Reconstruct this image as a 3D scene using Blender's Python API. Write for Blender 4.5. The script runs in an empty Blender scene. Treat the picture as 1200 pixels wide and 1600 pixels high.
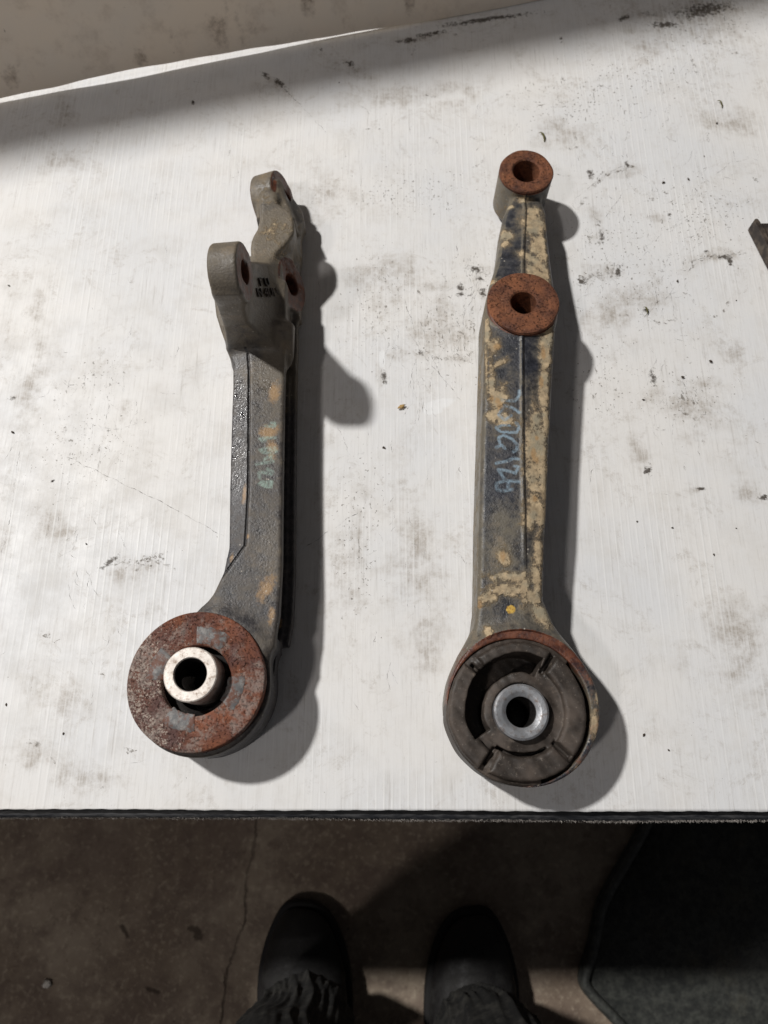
import bpy, bmesh, math, random
import numpy as np
import openvdb
random.seed(7)
R = math.radians
SC = bpy.context.scene
# ------------------------------------------------------------ camera, light, exposure
CAM_H, FPX, TILT = 0.45, 1155.0, R(19.1)
cam_d = bpy.data.cameras.new("camera"); cam = bpy.data.objects.new("camera", cam_d)
SC.collection.objects.link(cam); SC.camera = cam
cam.location = (0, 0, CAM_H); cam.rotation_euler = (TILT, 0, 0)
cam_d.sensor_width = 36; cam_d.lens = FPX / 1600 * 36
cam_d.clip_start = 0.01; cam_d.clip_end = 50
cam_d.dof.use_dof = True; cam_d.dof.focus_distance = 0.44; cam_d.dof.aperture_fstop = 9.0

W = bpy.data.worlds.new("World"); SC.world = W; W.use_nodes = True
bg = W.node_tree.nodes["Background"]
bg.inputs[0].default_value = (0.96, 0.95, 1.0, 1); bg.inputs[1].default_value = 0.05

def lamp(name, loc, power, radius, col):
    d = bpy.data.lights.new(name, 'POINT'); d.energy = power; d.shadow_soft_size = radius; d.color = col
    o = bpy.data.objects.new(name, d); o.location = loc; SC.collection.objects.link(o)
    return o
lamp("ceiling_lamp", (-2.41, 1.46, 3.60), 775, 0.12, (1.0, 0.98, 0.95))
lamp("side_lamp", (-1.15, -0.78, 1.9), 31, 0.09, (1.0, 0.94, 0.90))
SC.view_settings.view_transform = 'Standard'; SC.view_settings.look = 'None'
SC.view_settings.exposure = 0.0; SC.view_settings.gamma = 1.0
SC.cycles.max_bounces = 6
SC.cycles.use_denoising = True

FLOOR = -0.48
cT, sT = math.cos(TILT), math.sin(TILT)
def at(px, py, z=0.0):
    """a point of the place at height z, found from where it is seen in the photograph"""
    a, b = px - 600.0, 800.0 - py
    d = (a, b * cT + FPX * sT, b * sT - FPX * cT)
    t = (z - CAM_H) / d[2]
    return (d[0] * t, d[1] * t, z)

# ------------------------------------------------------------ helpers
def link(name, me, mat=None, parent=None, smooth=True, loc=None):
    o = bpy.data.objects.new(name, me); SC.collection.objects.link(o)
    if mat is not None and not me.materials: me.materials.append(mat)
    if smooth:
        me.polygons.foreach_set('use_smooth', np.ones(len(me.polygons), bool)); me.update()
    if parent is not None: o.parent = parent
    if loc is not None: o.location = loc
    return o
def empty(name, label, cat, loc=(0, 0, 0), group=None, rz=0):
    o = bpy.data.objects.new(name, None); SC.collection.objects.link(o); o.location = loc
    o.rotation_euler = (0, 0, rz); o.empty_display_size = 0.02
    o['label'] = label; o['category'] = cat
    if group: o['group'] = group
    return o
def tag(o, label, cat, group=None):
    o['label'] = label; o['category'] = cat
    if group: o['group'] = group
    return o
def structure(o):
    o['kind'] = 'structure'; return o
def attr(me, name, arr):
    a = me.attributes.new(name, 'FLOAT', 'POINT'); a.data.foreach_set('value', np.asarray(arr, np.float32))
def verts(me):
    v = np.empty(len(me.vertices) * 3, np.float32); me.vertices.foreach_get('co', v); return v.reshape(-1, 3)

def pymesh(name, v, f):
    me = bpy.data.meshes.new(name); me.from_pydata([tuple(p) for p in v], [], f); me.update(); return me
def lathe(name, prof, n=96, jit=0.0, closed=True):
    """prof: list of (r,z); closed ring profile revolved round z"""
    v = []; f = []; m = len(prof)
    for i in range(n):
        a = 2 * math.pi * i / n
        for r, z in prof:
            k = 1 + (jit * (math.sin(3 * a + z * 400) + .6 * math.sin(7 * a + 1.3)) if jit else 0)
            v.append((r * k * math.cos(a), r * k * math.sin(a), z))
    for i in range(n):
        j = (i + 1) % n
        for k in range(m if closed else m - 1):
            l = (k + 1) % m
            f.append((i * m + k, j * m + k, j * m + l, i * m + l))
    me = pymesh(name, v, f)
    bm = bmesh.new(); bm.from_mesh(me); bmesh.ops.recalc_face_normals(bm, faces=bm.faces); bm.to_mesh(me); bm.free()
    me.set_sharp_from_angle(angle=R(32))
    return me
def prism(name, poly, z0, z1, bevel=0.001, seg=2):
    bm = bmesh.new()
    lo = [bm.verts.new((x, y, z0)) for x, y in poly]; hi = [bm.verts.new((x, y, z1)) for x, y in poly]
    bm.faces.new(lo[::-1]); bm.faces.new(hi); n = len(poly)
    for i in range(n): bm.faces.new((lo[i], lo[(i + 1) % n], hi[(i + 1) % n], hi[i]))
    bmesh.ops.recalc_face_normals(bm, faces=bm.faces)
    if bevel: bmesh.ops.bevel(bm, geom=bm.edges[:], offset=bevel, segments=seg, affect='EDGES', clamp_overlap=True)
    me = bpy.data.meshes.new(name); bm.to_mesh(me); bm.free(); return me
def rbox(name, x0, x1, y0, y1, z0, z1, bevel=0.002):
    return prism(name, [(x0, y0), (x1, y0), (x1, y1), (x0, y1)], z0, z1, bevel)

# ---- signed distance modelling (a volume sampled on a grid, turned into one skin)
class Grid:
    def __init__(s, lo, hi, vox):
        s.lo = np.array(lo, np.float32); s.vox = vox
        s.n = [int(math.ceil((h - l) / vox)) + 1 for l, h in zip(lo, hi)]
        s.X = (lo[0] + vox * np.arange(s.n[0], dtype=np.float32))[:, None, None]
        s.Y = (lo[1] + vox * np.arange(s.n[1], dtype=np.float32))[None, :, None]
        s.Z = (lo[2] + vox * np.arange(s.n[2], dtype=np.float32))[None, None, :]
    def mesh(s, name, d):
        b = 3 * s.vox
        d = np.ascontiguousarray(np.clip(np.broadcast_to(d, s.n), -b, b).astype(np.float32))
        for ax in range(3):
            sl = [slice(None)] * 3
            for e in (0, -1):
                sl[ax] = e; d[tuple(sl)] = b
        g = openvdb.FloatGrid(b); g.copyFromArray(d)
        pts, quads = g.convertToQuads(isovalue=0.0)
        pts = pts * s.vox + s.lo
        me = bpy.data.meshes.new(name)
        me.vertices.add(len(pts)); me.vertices.foreach_set('co', pts.astype(np.float32).ravel())
        nq = len(quads)
        me.loops.add(nq * 4); me.loops.foreach_set('vertex_index', np.ascontiguousarray(quads[:, ::-1]).astype(np.int32).ravel())
        me.polygons.add(nq); me.polygons.foreach_set('loop_start', (np.arange(nq) * 4).astype(np.int32))
        me.update(calc_edges=True); me.validate()
        v = verts(me); c = v.mean(0)
        q = quads[:, ::-1]; p0, p1, p2 = v[q[:, 0]], v[q[:, 1]], v[q[:, 2]]
        vol = np.einsum('ij,ij->i', p0 - c, np.cross(p1 - c, p2 - c)).sum()
        if vol < 0: me.flip_normals()
        return me
def smin(a, b, k):
    h = np.clip(0.5 + 0.5 * (b - a) / k, 0, 1); return b + (a - b) * h - k * h * (1 - h)
def smax(a, b, k): return -smin(-a, -b, k)
def poly2(A, B, pts):
    """signed distance to a polygon in any two axes"""
    d = np.full(np.broadcast(A, B).shape, 1e9, np.float32); s = np.ones_like(d); n = len(pts)
    for i in range(n):
        (ax, ay), (bx, by) = pts[i], pts[i - 1]
        ex, ey = bx - ax, by - ay; wx, wy = A - ax, B - ay
        t = np.clip((wx * ex + wy * ey) / (ex * ex + ey * ey), 0, 1)
        d = np.minimum(d, (wx - ex * t) ** 2 + (wy - ey * t) ** 2)
        c1 = B >= ay; c2 = B < by; c3 = ex * wy > ey * wx
        s = np.where((c1 & c2 & c3) | (~c1 & ~c2 & ~c3), -s, s)
    return s * np.sqrt(d)
def extr(d2, dz, r=0.002):
    a = d2 + r; b = dz + r
    return np.minimum(np.maximum(a, b), 0) + np.sqrt(np.maximum(a, 0) ** 2 + np.maximum(b, 0) ** 2) - r
def disc(G, c, ax, rad, half, r=0.0015):
    """round slab with any axis"""
    ax = np.array(ax) / np.linalg.norm(ax)
    x, y, z = G.X - c[0], G.Y - c[1], G.Z - c[2]
    h = x * ax[0] + y * ax[1] + z * ax[2]
    q = np.sqrt(np.maximum(x * x + y * y + z * z - h * h, 0))
    return extr(q - rad, np.abs(h) - half, r)
def boxz(Z, lo, hi): return np.abs(Z - (lo + hi) / 2) - (hi - lo) / 2
def smooth_poly(pts, it=2):
    for _ in range(it):
        q = []
        for i in range(len(pts)):
            a, b = pts[i], pts[(i + 1) % len(pts)]
            q += [(a[0] * .75 + b[0] * .25, a[1] * .75 + b[1] * .25), (a[0] * .25 + b[0] * .75, a[1] * .25 + b[1] * .75)]
        pts = q
    return pts

def blobs(P, lst, z):
    """soft patches laid on a surface: 1 in the middle, 0 at the rim, below 0 outside. Entries px, py, rx, ry(, turn)"""
    f = np.full(len(P), -3.0, np.float32)
    for e in lst:
        px, py, rx, ry = e[:4]; rot = R(e[4]) if len(e) > 4 else 0
        c = at(px, py, z); sx = at(px + 1, py, z)[0] - c[0]; sy = c[1] - at(px, py + 1, z)[1]
        dx = (P[:, 0] - c[0]) / sx; dy = -(P[:, 1] - c[1]) / sy
        u = dx * math.cos(rot) + dy * math.sin(rot); w = -dx * math.sin(rot) + dy * math.cos(rot)
        f = np.maximum(f, 1 - np.sqrt((u / rx) ** 2 + (w / ry) ** 2))
    return f
def strokes(P, lines, z):
    """distance in metres to a set of drawn lines"""
    f = np.full(len(P), 1.0, np.float32)
    for ln in lines:
        q = [at(x, y, z) for x, y in ln]
        for a, b in zip(q, q[1:]):
            ex, ey = b[0] - a[0], b[1] - a[1]; wx, wy = P[:, 0] - a[0], P[:, 1] - a[1]
            t = np.clip((wx * ex + wy * ey) / (ex * ex + ey * ey + 1e-12), 0, 1)
            f = np.minimum(f, np.sqrt((wx - ex * t) ** 2 + (wy - ey * t) ** 2))
    return f

# ------------------------------------------------------------ node helper
class M:
    def __init__(s, name, rough=0.6, spec=0.5, metal=0.0):
        s.m = bpy.data.materials.new(name); s.m.use_nodes = True; s.t = s.m.node_tree
        s.b = s.t.nodes["Principled BSDF"]; s.b.inputs["Roughness"].default_value = rough
        s.b.inputs["Specular IOR Level"].default_value = spec; s.b.inputs["Metallic"].default_value = metal
        s.co = s.t.nodes.new("ShaderNodeTexCoord").outputs["Object"]
    def put(s, sock, v):
        if isinstance(v, (int, float)): sock.default_value = v
        elif isinstance(v, tuple): sock.default_value = v if len(v) == len(sock.default_value) else (*v, 1)
        else: s.t.links.new(v, sock)
    def noise(s, scale, detail=4, rough=.55, vec=None, dist=0.0, col=False):
        n = s.t.nodes.new("ShaderNodeTexNoise"); n.inputs["Scale"].default_value = scale
        n.inputs["Detail"].default_value = detail; n.inputs["Roughness"].default_value = rough
        n.inputs["Distortion"].default_value = dist; s.t.links.new(vec or s.co, n.inputs["Vector"])
        return n.outputs["Color" if col else "Fac"]
    def voro(s, scale, feature='F1', vec=None, out="Distance", rnd=1.0):
        n = s.t.nodes.new("ShaderNodeTexVoronoi"); n.feature = feature; n.inputs["Scale"].default_value = scale
        n.inputs["Randomness"].default_value = rnd
        s.t.links.new(vec or s.co, n.inputs["Vector"]); return n.outputs[out]
    def map(s, scale=(1, 1, 1), rot=(0, 0, 0), vec=None, loc=(0, 0, 0)):
        n = s.t.nodes.new("ShaderNodeMapping"); n.inputs["Scale"].default_value = scale
        n.inputs["Rotation"].default_value = rot; n.inputs["Location"].default_value = loc
        s.t.links.new(vec or s.co, n.inputs["Vector"]); return n.outputs[0]
    def ma(s, op, a, b=0.0, c=0.0, clamp=False):
        n = s.t.nodes.new("ShaderNodeMath"); n.operation = op; n.use_clamp = clamp
        s.put(n.inputs[0], a); s.put(n.inputs[1], b)
        if op in ('MULTIPLY_ADD',): s.put(n.inputs[2], c)
        return n.outputs[0]
    def vm(s, op, a, b=(0., 0., 0.), out=0, scale=None):
        n = s.t.nodes.new("ShaderNodeVectorMath"); n.operation = op
        s.put(n.inputs[0], a); s.put(n.inputs[1], b)
        if scale is not None: s.put(n.inputs["Scale"], scale)
        return n.outputs[out]
    def rng(s, v, a, b, lo=0.0, hi=1.0):
        n = s.t.nodes.new("ShaderNodeMapRange"); n.interpolation_type = 'SMOOTHSTEP'
        s.put(n.inputs[0], v)
        for k, x in zip((1, 2, 3, 4), (a, b, lo, hi)): n.inputs[k].default_value = x
        return n.outputs[0]
    def mix(s, f, a, b, mode='MIX'):
        n = s.t.nodes.new("ShaderNodeMix"); n.data_type = 'RGBA'; n.blend_type = mode
        s.put(n.inputs[0], f); s.put(n.inputs[6], a); s.put(n.inputs[7], b); return n.outputs[2]
    def at(s, name):
        n = s.t.nodes.new("ShaderNodeAttribute"); n.attribute_name = name; return n.outputs["Fac"]
    def sep(s, v=None):
        n = s.t.nodes.new("ShaderNodeSeparateXYZ"); s.t.links.new(v or s.co, n.inputs[0]); return n.outputs
    def bump(s, h, strength, dist=0.001, prev=None):
        n = s.t.nodes.new("ShaderNodeBump"); n.inputs["Strength"].default_value = strength
        n.inputs["Distance"].default_value = dist; s.put(n.inputs["Height"], h)
        if prev is not None: s.t.links.new(prev, n.inputs["Normal"])
        return n.outputs[0]
    def out(s, col=None, rough=None, nor=None, metal=None):
        if col is not None: s.put(s.b.inputs["Base Color"], col)
        if rough is not None: s.put(s.b.inputs["Roughness"], rough)
        if metal is not None: s.put(s.b.inputs["Metallic"], metal)
        if nor is not None: s.t.links.new(nor, s.b.inputs["Normal"])
        return s.m
    def patch(s, name, nz, amp, a=0.0, b=0.12):
        """a stored patch with a ragged, noisy rim"""
        v = s.ma('ADD', s.at(name), s.ma('MULTIPLY', s.ma('SUBTRACT', nz, .5), amp))
        return s.rng(v, a, b)

def cast_iron(name, paint=(0.016, 0.017, 0.021), dust=(0.105, 0.088, 0.07), dust_lo=.52, dust_hi=.8, wet=False):
    m = M(name, .5)
    n1 = m.noise(55, 6, .65); n2 = m.noise(210, 5, .7); n3 = m.noise(700, 3, .6); n4 = m.noise(22, 4, .6)
    v = m.ma('ADD', m.ma('MULTIPLY', n1, .6), m.ma('MULTIPLY', n2, .4))
    c = m.mix(m.rng(n2, .35, .7), paint, tuple(x * 2.3 for x in paint))
    dfac = m.rng(m.ma('ADD', v, m.ma('MULTIPLY', m.at('dust'), .35)), dust_lo, dust_hi)
    dcol = m.mix(n4, tuple(x * .7 for x in dust), tuple(x * 1.35 for x in dust))
    c = m.mix(dfac, c, dcol)
    nv_ = m.noise(38, 5, .7)
    c = m.mix(m.ma('MULTIPLY', m.rng(nv_, .50, .66), .55), c, (0.035, 0.038, 0.046))
    c = m.mix(m.ma('MULTIPLY', m.ma('MULTIPLY', m.rng(m.noise(64, 5, .75), .52, .66), dfac), .6), c, (0.21, 0.165, 0.115))
    c = m.mix(m.ma('MULTIPLY', m.rng(m.noise(480, 5, .8), .56, .68), .45), c, (0.012, 0.011, 0.012))
    mudn = m.ma('ADD', m.ma('MULTIPLY', n1, .40), m.ma('ADD', m.ma('MULTIPLY', n2, .36), m.ma('MULTIPLY', m.noise(520, 4, .7), .24)))
    mud = m.patch('mud', mudn, 5.2, -.10, .50)
    mcol = m.mix(m.rng(n2, .3, .75), (0.26, 0.195, 0.12), (0.60, 0.46, 0.285))
    mcol = m.mix(m.rng(m.noise(90, 4, .6), .45, .7), mcol, (0.31, 0.27, 0.19))
    film = m.rng(m.ma('ADD', m.at('mud'), m.ma('MULTIPLY', m.ma('SUBTRACT', mudn, .5), 5.0)), -.9, .9)
    c = m.mix(m.ma('MULTIPLY', film, .7), c, (0.23, 0.185, 0.12))
    c = m.mix(m.ma('MULTIPLY', mud, .92), c, mcol)
    rim = m.ma('MULTIPLY', mud, m.ma('SUBTRACT', 1.0, mud)); c = m.mix(m.ma('MULTIPLY', rim, 1.2), c, (0.09, 0.06, 0.04))
    org = m.patch('ochre', mudn, 3.8, .1, .9)
    c = m.mix(m.ma('MULTIPLY', org, .75), c, m.mix(n3, (0.24, 0.13, 0.05), (0.50, 0.32, 0.15)))
    rust = m.patch('rust', mudn, 1.6, 0, .3)
    rcol = m.mix(m.rng(n2, .3, .7), (0.045, 0.016, 0.012), (0.17, 0.058, 0.028))
    c = m.mix(rust, c, rcol)
    # flecks of bare dust and knocks
    fl = m.rng(m.voro(230), .03, .17, 1, 0); fl = m.ma('MULTIPLY', fl, m.rng(m.noise(80, 3, .6), .50, .60))
    c = m.mix(m.ma('MULTIPLY', fl, .75), c, (0.52, 0.47, 0.40))
    seam = m.rng(m.at('seam'), .0005, .0013, 1, 0)
    c = m.mix(m.ma('MULTIPLY', seam, m.rng(n1, .25, .5, .55, 1.0)), c, (0.012, 0.01, 0.01))
    chn = m.ma('MULTIPLY', m.ma('SUBTRACT', n3, .5), .0026)
    ch = m.rng(m.ma('ADD', m.ma('ADD', m.at('chalk'), chn), m.ma('MULTIPLY', m.ma('SUBTRACT', n1, .5), .0016)), .0005, .0015, 1, 0)
    ch = m.ma('MULTIPLY', ch, m.rng(m.ma('ADD', m.ma('MULTIPLY', n3, .5), m.ma('MULTIPLY', n1, .5)), .38, .64, .08, .85))
    c = m.mix(ch, c, m.CH if hasattr(m, 'CH') else CHALK[name])
    yel = m.patch('yellow', n2, 1.0, .0, .3); c = m.mix(yel, c, m.mix(m.rng(n3, .35, .65), (0.40, 0.22, 0.03), (0.66, 0.44, 0.08)))
    rg = m.rng(m.ma('ADD', v, m.ma('MULTIPLY', mud, .4)), .35, .75, .34, .8)
    if wet: rg = m.ma('SUBTRACT', rg, m.ma('MULTIPLY', m.ma('MULTIPLY', m.rng(m.at('wet'), 0, .6), m.rng(n3, .38, .66)), .38), clamp=True)
    h = m.ma('ADD', m.ma('MULTIPLY', n3, .55), m.ma('ADD', m.ma('MULTIPLY', n2, .6), m.ma('MULTIPLY', mud, 1.3)))
    return m.out(c, rg, m.bump(h, .75, .0007))
CHALK = {'dusty_black_forging': (0.30, 0.42, 0.36), 'muddy_black_forging': (0.27, 0.38, 0.47)}
mat_left = cast_iron('dusty_black_forging', (0.03, 0.028, 0.03), (0.135, 0.115, 0.09), .42, .78, wet=True)
mat_right = cast_iron('muddy_black_forging', (0.014, 0.015, 0.020), (0.12, 0.105, 0.08), .47, .78)

def rust_mat(name, dark, light, pale=.0, rough=.75):
    m = M(name, rough, .35)
    n1 = m.noise(75, 6, .65); n2 = m.noise(330, 5, .7); n4 = m.noise(30, 3, .5)
    c = m.mix(m.rng(n1, .32, .68), dark, light)
    c = m.mix(m.rng(n2, .5, .72, 0, .6), c, tuple(x * .35 for x in dark))
    c = m.mix(m.rng(n4, .5, .7, 0, .55), c, tuple(min(1, x * 1.6) for x in light))
    pit = m.rng(m.noise(620, 5, .8), .54, .66)
    c = m.mix(m.ma('MULTIPLY', pit, .75), c, tuple(x * .3 for x in dark))
    fleck = m.ma('MULTIPLY', m.rng(m.noise(760, 4, .75), .60, .68), m.rng(m.noise(90, 3, .6), .46, .6))
    c = m.mix(m.ma('MULTIPLY', fleck, .7), c, (0.48, 0.27, 0.13))
    if pale:
        x, y, z = m.sep()
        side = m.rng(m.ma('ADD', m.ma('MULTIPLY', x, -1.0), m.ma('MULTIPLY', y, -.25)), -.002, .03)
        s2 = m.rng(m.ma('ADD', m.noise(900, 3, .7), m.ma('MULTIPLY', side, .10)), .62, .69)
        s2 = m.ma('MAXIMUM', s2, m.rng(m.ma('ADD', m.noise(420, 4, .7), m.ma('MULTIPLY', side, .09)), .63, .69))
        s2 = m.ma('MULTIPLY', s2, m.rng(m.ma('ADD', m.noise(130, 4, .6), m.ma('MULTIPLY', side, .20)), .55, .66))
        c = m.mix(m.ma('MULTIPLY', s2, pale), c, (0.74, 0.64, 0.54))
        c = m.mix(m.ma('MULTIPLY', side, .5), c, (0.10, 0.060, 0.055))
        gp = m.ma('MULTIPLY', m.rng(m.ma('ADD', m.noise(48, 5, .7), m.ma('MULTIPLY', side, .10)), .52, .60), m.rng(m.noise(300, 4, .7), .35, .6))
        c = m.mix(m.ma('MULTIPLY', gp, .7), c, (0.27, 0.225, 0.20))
    return m.out(c, m.rng(n1, .3, .7, .55, .9), m.bump(m.ma('SUBTRACT', m.ma('ADD', n2, m.ma('MULTIPLY', n1, .5)), m.ma('MULTIPLY', pit, .8)), .85, .0008))
mat_rust = rust_mat('orange_brown_rust', (0.082, 0.030, 0.018), (0.235, 0.090, 0.042))
mat_rust_ring = rust_mat('red_rust_plate', (0.082, 0.029, 0.022), (0.19, 0.068, 0.036), .9)
mat_rust_deep = rust_mat('deep_bore_rust', (0.05, 0.02, 0.014), (0.16, 0.055, 0.03))

def steel(name, base, worn, rough=.4, metal=.75):
    m = M(name, rough, .5, metal)
    n1 = m.noise(260, 5, .7); n2 = m.noise(110, 4, .6)
    c = m.mix(m.rng(n1, .48, .72), base, worn)
    return m.out(c, m.rng(n2, .3, .7, rough - .1, rough + .2), m.bump(n1, .6, .0004))
mat_sleeve_bright = steel('pitted_bright_steel', (0.80, 0.74, 0.68), (0.30, 0.20, 0.14), .5, .25)
mat_sleeve_dull = steel('dull_grey_steel', (0.34, 0.35, 0.37), (0.20, 0.16, 0.14), .38, .55)
def rubber(name, a=(0.028, 0.024, 0.023), b=(0.075, 0.062, 0.055)):
    m = M(name, .62, .4); n1 = m.noise(60, 5, .6); n2 = m.noise(500, 3, .6); n3 = m.noise(180, 5, .7)
    c = m.mix(m.rng(n1, .35, .7), a, b)
    c = m.mix(m.rng(n3, .58, .72, 0, .45), c, (0.20, 0.16, 0.125)); c = m.mix(m.rng(m.noise(700, 4, .8), .60, .68, 0, .5), c, (0.30, 0.26, 0.22))
    return m.out(c, m.rng(n1, .3, .7, .45, .75), m.bump(n2, .35, .0003))
mat_rubber = rubber('dusty_black_rubber', (0.030, 0.024, 0.020), (0.090, 0.070, 0.057))
mat_rubber_dark = rubber('black_rubber', (0.01, 0.009, 0.009), (0.028, 0.024, 0.022))
mat_bore = rubber('near_black_bore', (0.006, 0.005, 0.005), (0.014, 0.012, 0.011))
m_ = M('grey_scuffed_pad', .6, .4)
mat_pad = m_.out(m_.mix(m_.rng(m_.noise(150, 6, .75), .46, .60), m_.mix(m_.rng(m_.noise(330, 5, .7), .4, .7), (0.12, 0.12, 0.122), (0.27, 0.26, 0.25)), (0.13, 0.055, 0.035)), .6, m_.bump(m_.noise(500), .5, .0004))

# ------------------------------------------------------------ floor
FX = np.linspace(-2.4, 2.4, 161); FY = np.linspace(-2.2, 2.2, 147)
def grid_mesh(name, xs, ys, z=0.0):
    X, Y = np.meshgrid(xs, ys, indexing='ij'); n, k = len(xs), len(ys)
    v = np.stack([X.ravel(), Y.ravel(), np.full(X.size, z)], 1).astype(np.float32)
    i = np.arange(n * k).reshape(n, k)
    q = np.stack([i[:-1, :-1], i[1:, :-1], i[1:, 1:], i[:-1, 1:]], -1).reshape(-1, 4).astype(np.int32)
    me = bpy.data.meshes.new(name); me.vertices.add(len(v)); me.vertices.foreach_set('co', v.ravel())
    me.loops.add(q.size); me.loops.foreach_set('vertex_index', q.ravel())
    me.polygons.add(len(q)); me.polygons.foreach_set('loop_start', (np.arange(len(q)) * 4).astype(np.int32))
    me.update(calc_edges=True); return me

def seg_group():
    g = bpy.data.node_groups.new("line_distance", 'ShaderNodeTree')
    for nm, ty in (("P", 'NodeSocketVector'), ("A", 'NodeSocketVector'), ("BA", 'NodeSocketVector'), ("Inv", 'NodeSocketFloat')):
        g.interface.new_socket(nm, in_out='INPUT', socket_type=ty)
    g.interface.new_socket("D", in_out='OUTPUT', socket_type='NodeSocketFloat')
    i = g.nodes.new("NodeGroupInput"); o = g.nodes.new("NodeGroupOutput"); L = g.links.new
    s1 = g.nodes.new("ShaderNodeVectorMath"); s1.operation = 'SUBTRACT'; L(i.outputs[0], s1.inputs[0]); L(i.outputs[1], s1.inputs[1])
    d = g.nodes.new("ShaderNodeVectorMath"); d.operation = 'DOT_PRODUCT'; L(s1.outputs[0], d.inputs[0]); L(i.outputs[2], d.inputs[1])
    t = g.nodes.new("ShaderNodeMath"); t.operation = 'MULTIPLY'; t.use_clamp = True; L(d.outputs["Value"], t.inputs[0]); L(i.outputs[3], t.inputs[1])
    sc = g.nodes.new("ShaderNodeVectorMath"); sc.operation = 'SCALE'; L(i.outputs[2], sc.inputs[0]); L(t.outputs[0], sc.inputs["Scale"])
    s2 = g.nodes.new("ShaderNodeVectorMath"); s2.operation = 'DISTANCE'; L(s1.outputs[0], s2.inputs[0]); L(sc.outputs[0], s2.inputs[1])
    L(s2.outputs["Value"], o.inputs[0]); return g
SEG = seg_group()
def lines_dist(m, P, lines, z):
    """nearest distance to a list of drawn lines, as nodes"""
    cur = None
    for ln in lines:
        q = [at(x, y, z) for x, y in ln]
        for a, b in zip(q, q[1:]):
            n = m.t.nodes.new("ShaderNodeGroup"); n.node_tree = SEG
            ba = (b[0] - a[0], b[1] - a[1], 0)
            m.t.links.new(P, n.inputs[0]); n.inputs[1].default_value = (a[0], a[1], 0)
            n.inputs[2].default_value = ba; n.inputs[3].default_value = 1 / (ba[0] ** 2 + ba[1] ** 2 + 1e-12)
            cur = n.outputs[0] if cur is None else m.ma('MINIMUM', cur, n.outputs[0])
    return cur
def flat(m):
    """object coordinates with z dropped and a little wander"""
    v = m.vm('MULTIPLY', m.co, (1., 1., 0.))
    w = m.vm('SUBTRACT', m.noise(60, 3, .6, col=True), (.5, .5, .5))
    w = m.vm('MULTIPLY', w, (.004, .004, 0.))
    return m.vm('ADD', v, w)

m = M('stained_concrete', .8, .3)
n1 = m.noise(5, 6, .6); n2 = m.noise(28, 6, .65); n3 = m.noise(160, 5, .7); n0 = m.noise(2.2, 3, .5)
c = m.mix(m.rng(n1, .35, .65), (0.23, 0.175, 0.13), (0.40, 0.33, 0.255))
c = m.mix(m.rng(n2, .42, .66, 0, .62), c, (0.14, 0.10, 0.08))
c = m.mix(m.rng(n3, .50, .70, 0, .55), c, (0.50, 0.42, 0.32)); c = m.mix(m.rng(m.noise(90, 6, .8), .54, .66, 0, .5), c, (0.13, 0.09, 0.065))
c = m.mix(m.rng(m.noise(8, 5, .7, dist=.6), .48, .62, 0, .45), c, (0.15, 0.105, 0.085))
pit = m.ma('MULTIPLY', m.rng(m.voro(38), .02, .10, 1, 0), m.rng(n2, .5, .6))
c = m.mix(m.ma('MULTIPLY', pit, .8), c, (0.04, 0.03, 0.025))
P = flat(m); P = m.vm('ADD', P, m.vm('MULTIPLY', m.vm('SUBTRACT', m.noise(22, 5, .65, col=True), (.5, .5, .5)), (.022, .022, 0.)))
crk = lines_dist(m, P, [[(402, 1285), (392, 1325), (386, 1370), (384, 1440), (368, 1475), (356, 1520), (350, 1560), (343, 1610)]], FLOOR)
cr = m.rng(crk, .0004, .0022, 1, 0)
c = m.mix(m.ma('MULTIPLY', m.ma('MULTIPLY', cr, .75), m.rng(n2, .35, .6, .35, 1)), c, (0.04, 0.028, 0.02))
crs = m.rng(lines_dist(m, P, [[(192, 1448), (199, 1462)], [(300, 1450), (316, 1462), (306, 1462)], [(230, 1548), (246, 1552)]], FLOOR), .001, .004, 1, 0)
c = m.mix(m.ma('MULTIPLY', crs, .75), c, (0.04, 0.025, 0.018))
mat_floor = m.out(c, .8, m.bump(m.ma('SUBTRACT', m.ma('ADD', n3, m.ma('MULTIPLY', n2, 2.0)), m.ma('MULTIPLY', cr, 2.0)), .5, .0015))
structure(link('floor', grid_mesh('floor', FX, FY, FLOOR), mat_floor))

# pebble on the floor
m = M('pale_stone', .8, .3)
mat_peb = m.out(m.mix(m.noise(300), (0.6, 0.56, 0.5), (0.85, 0.8, 0.74)), .8)
def chip(name, px, py, z, size, mat, label, cat, flatn=.5, seed=1, stretch=1.0, rz=0.0):
    bm = bmesh.new(); bmesh.ops.create_icosphere(bm, subdivisions=2, radius=size)
    rr = random.Random(seed); p = [rr.uniform(0, 6) for _ in range(6)]
    for v in bm.verts:
        x, y, zz = v.co / size
        k = 1 + .32 * math.sin(3 * x + p[0]) * math.cos(4 * y + p[1]) + .25 * math.sin(5 * zz + 4 * x + p[2])
        v.co *= k; v.co.x *= stretch; v.co.z *= flatn
    zmin = min(v.co.z for v in bm.verts)
    for v in bm.verts: v.co.z -= zmin
    me = bpy.data.meshes.new(name); bm.to_mesh(me); bm.free()
    q = at(px, py, z); o = link(name, me, mat, loc=(q[0], q[1], z)); o.rotation_euler = (0, 0, rz)
    return tag(o, label, cat)
chip('pebble', 75, 1536, FLOOR, .0042, mat_peb, 'small white pebble on the dark concrete floor at lower left', 'pebble')

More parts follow.
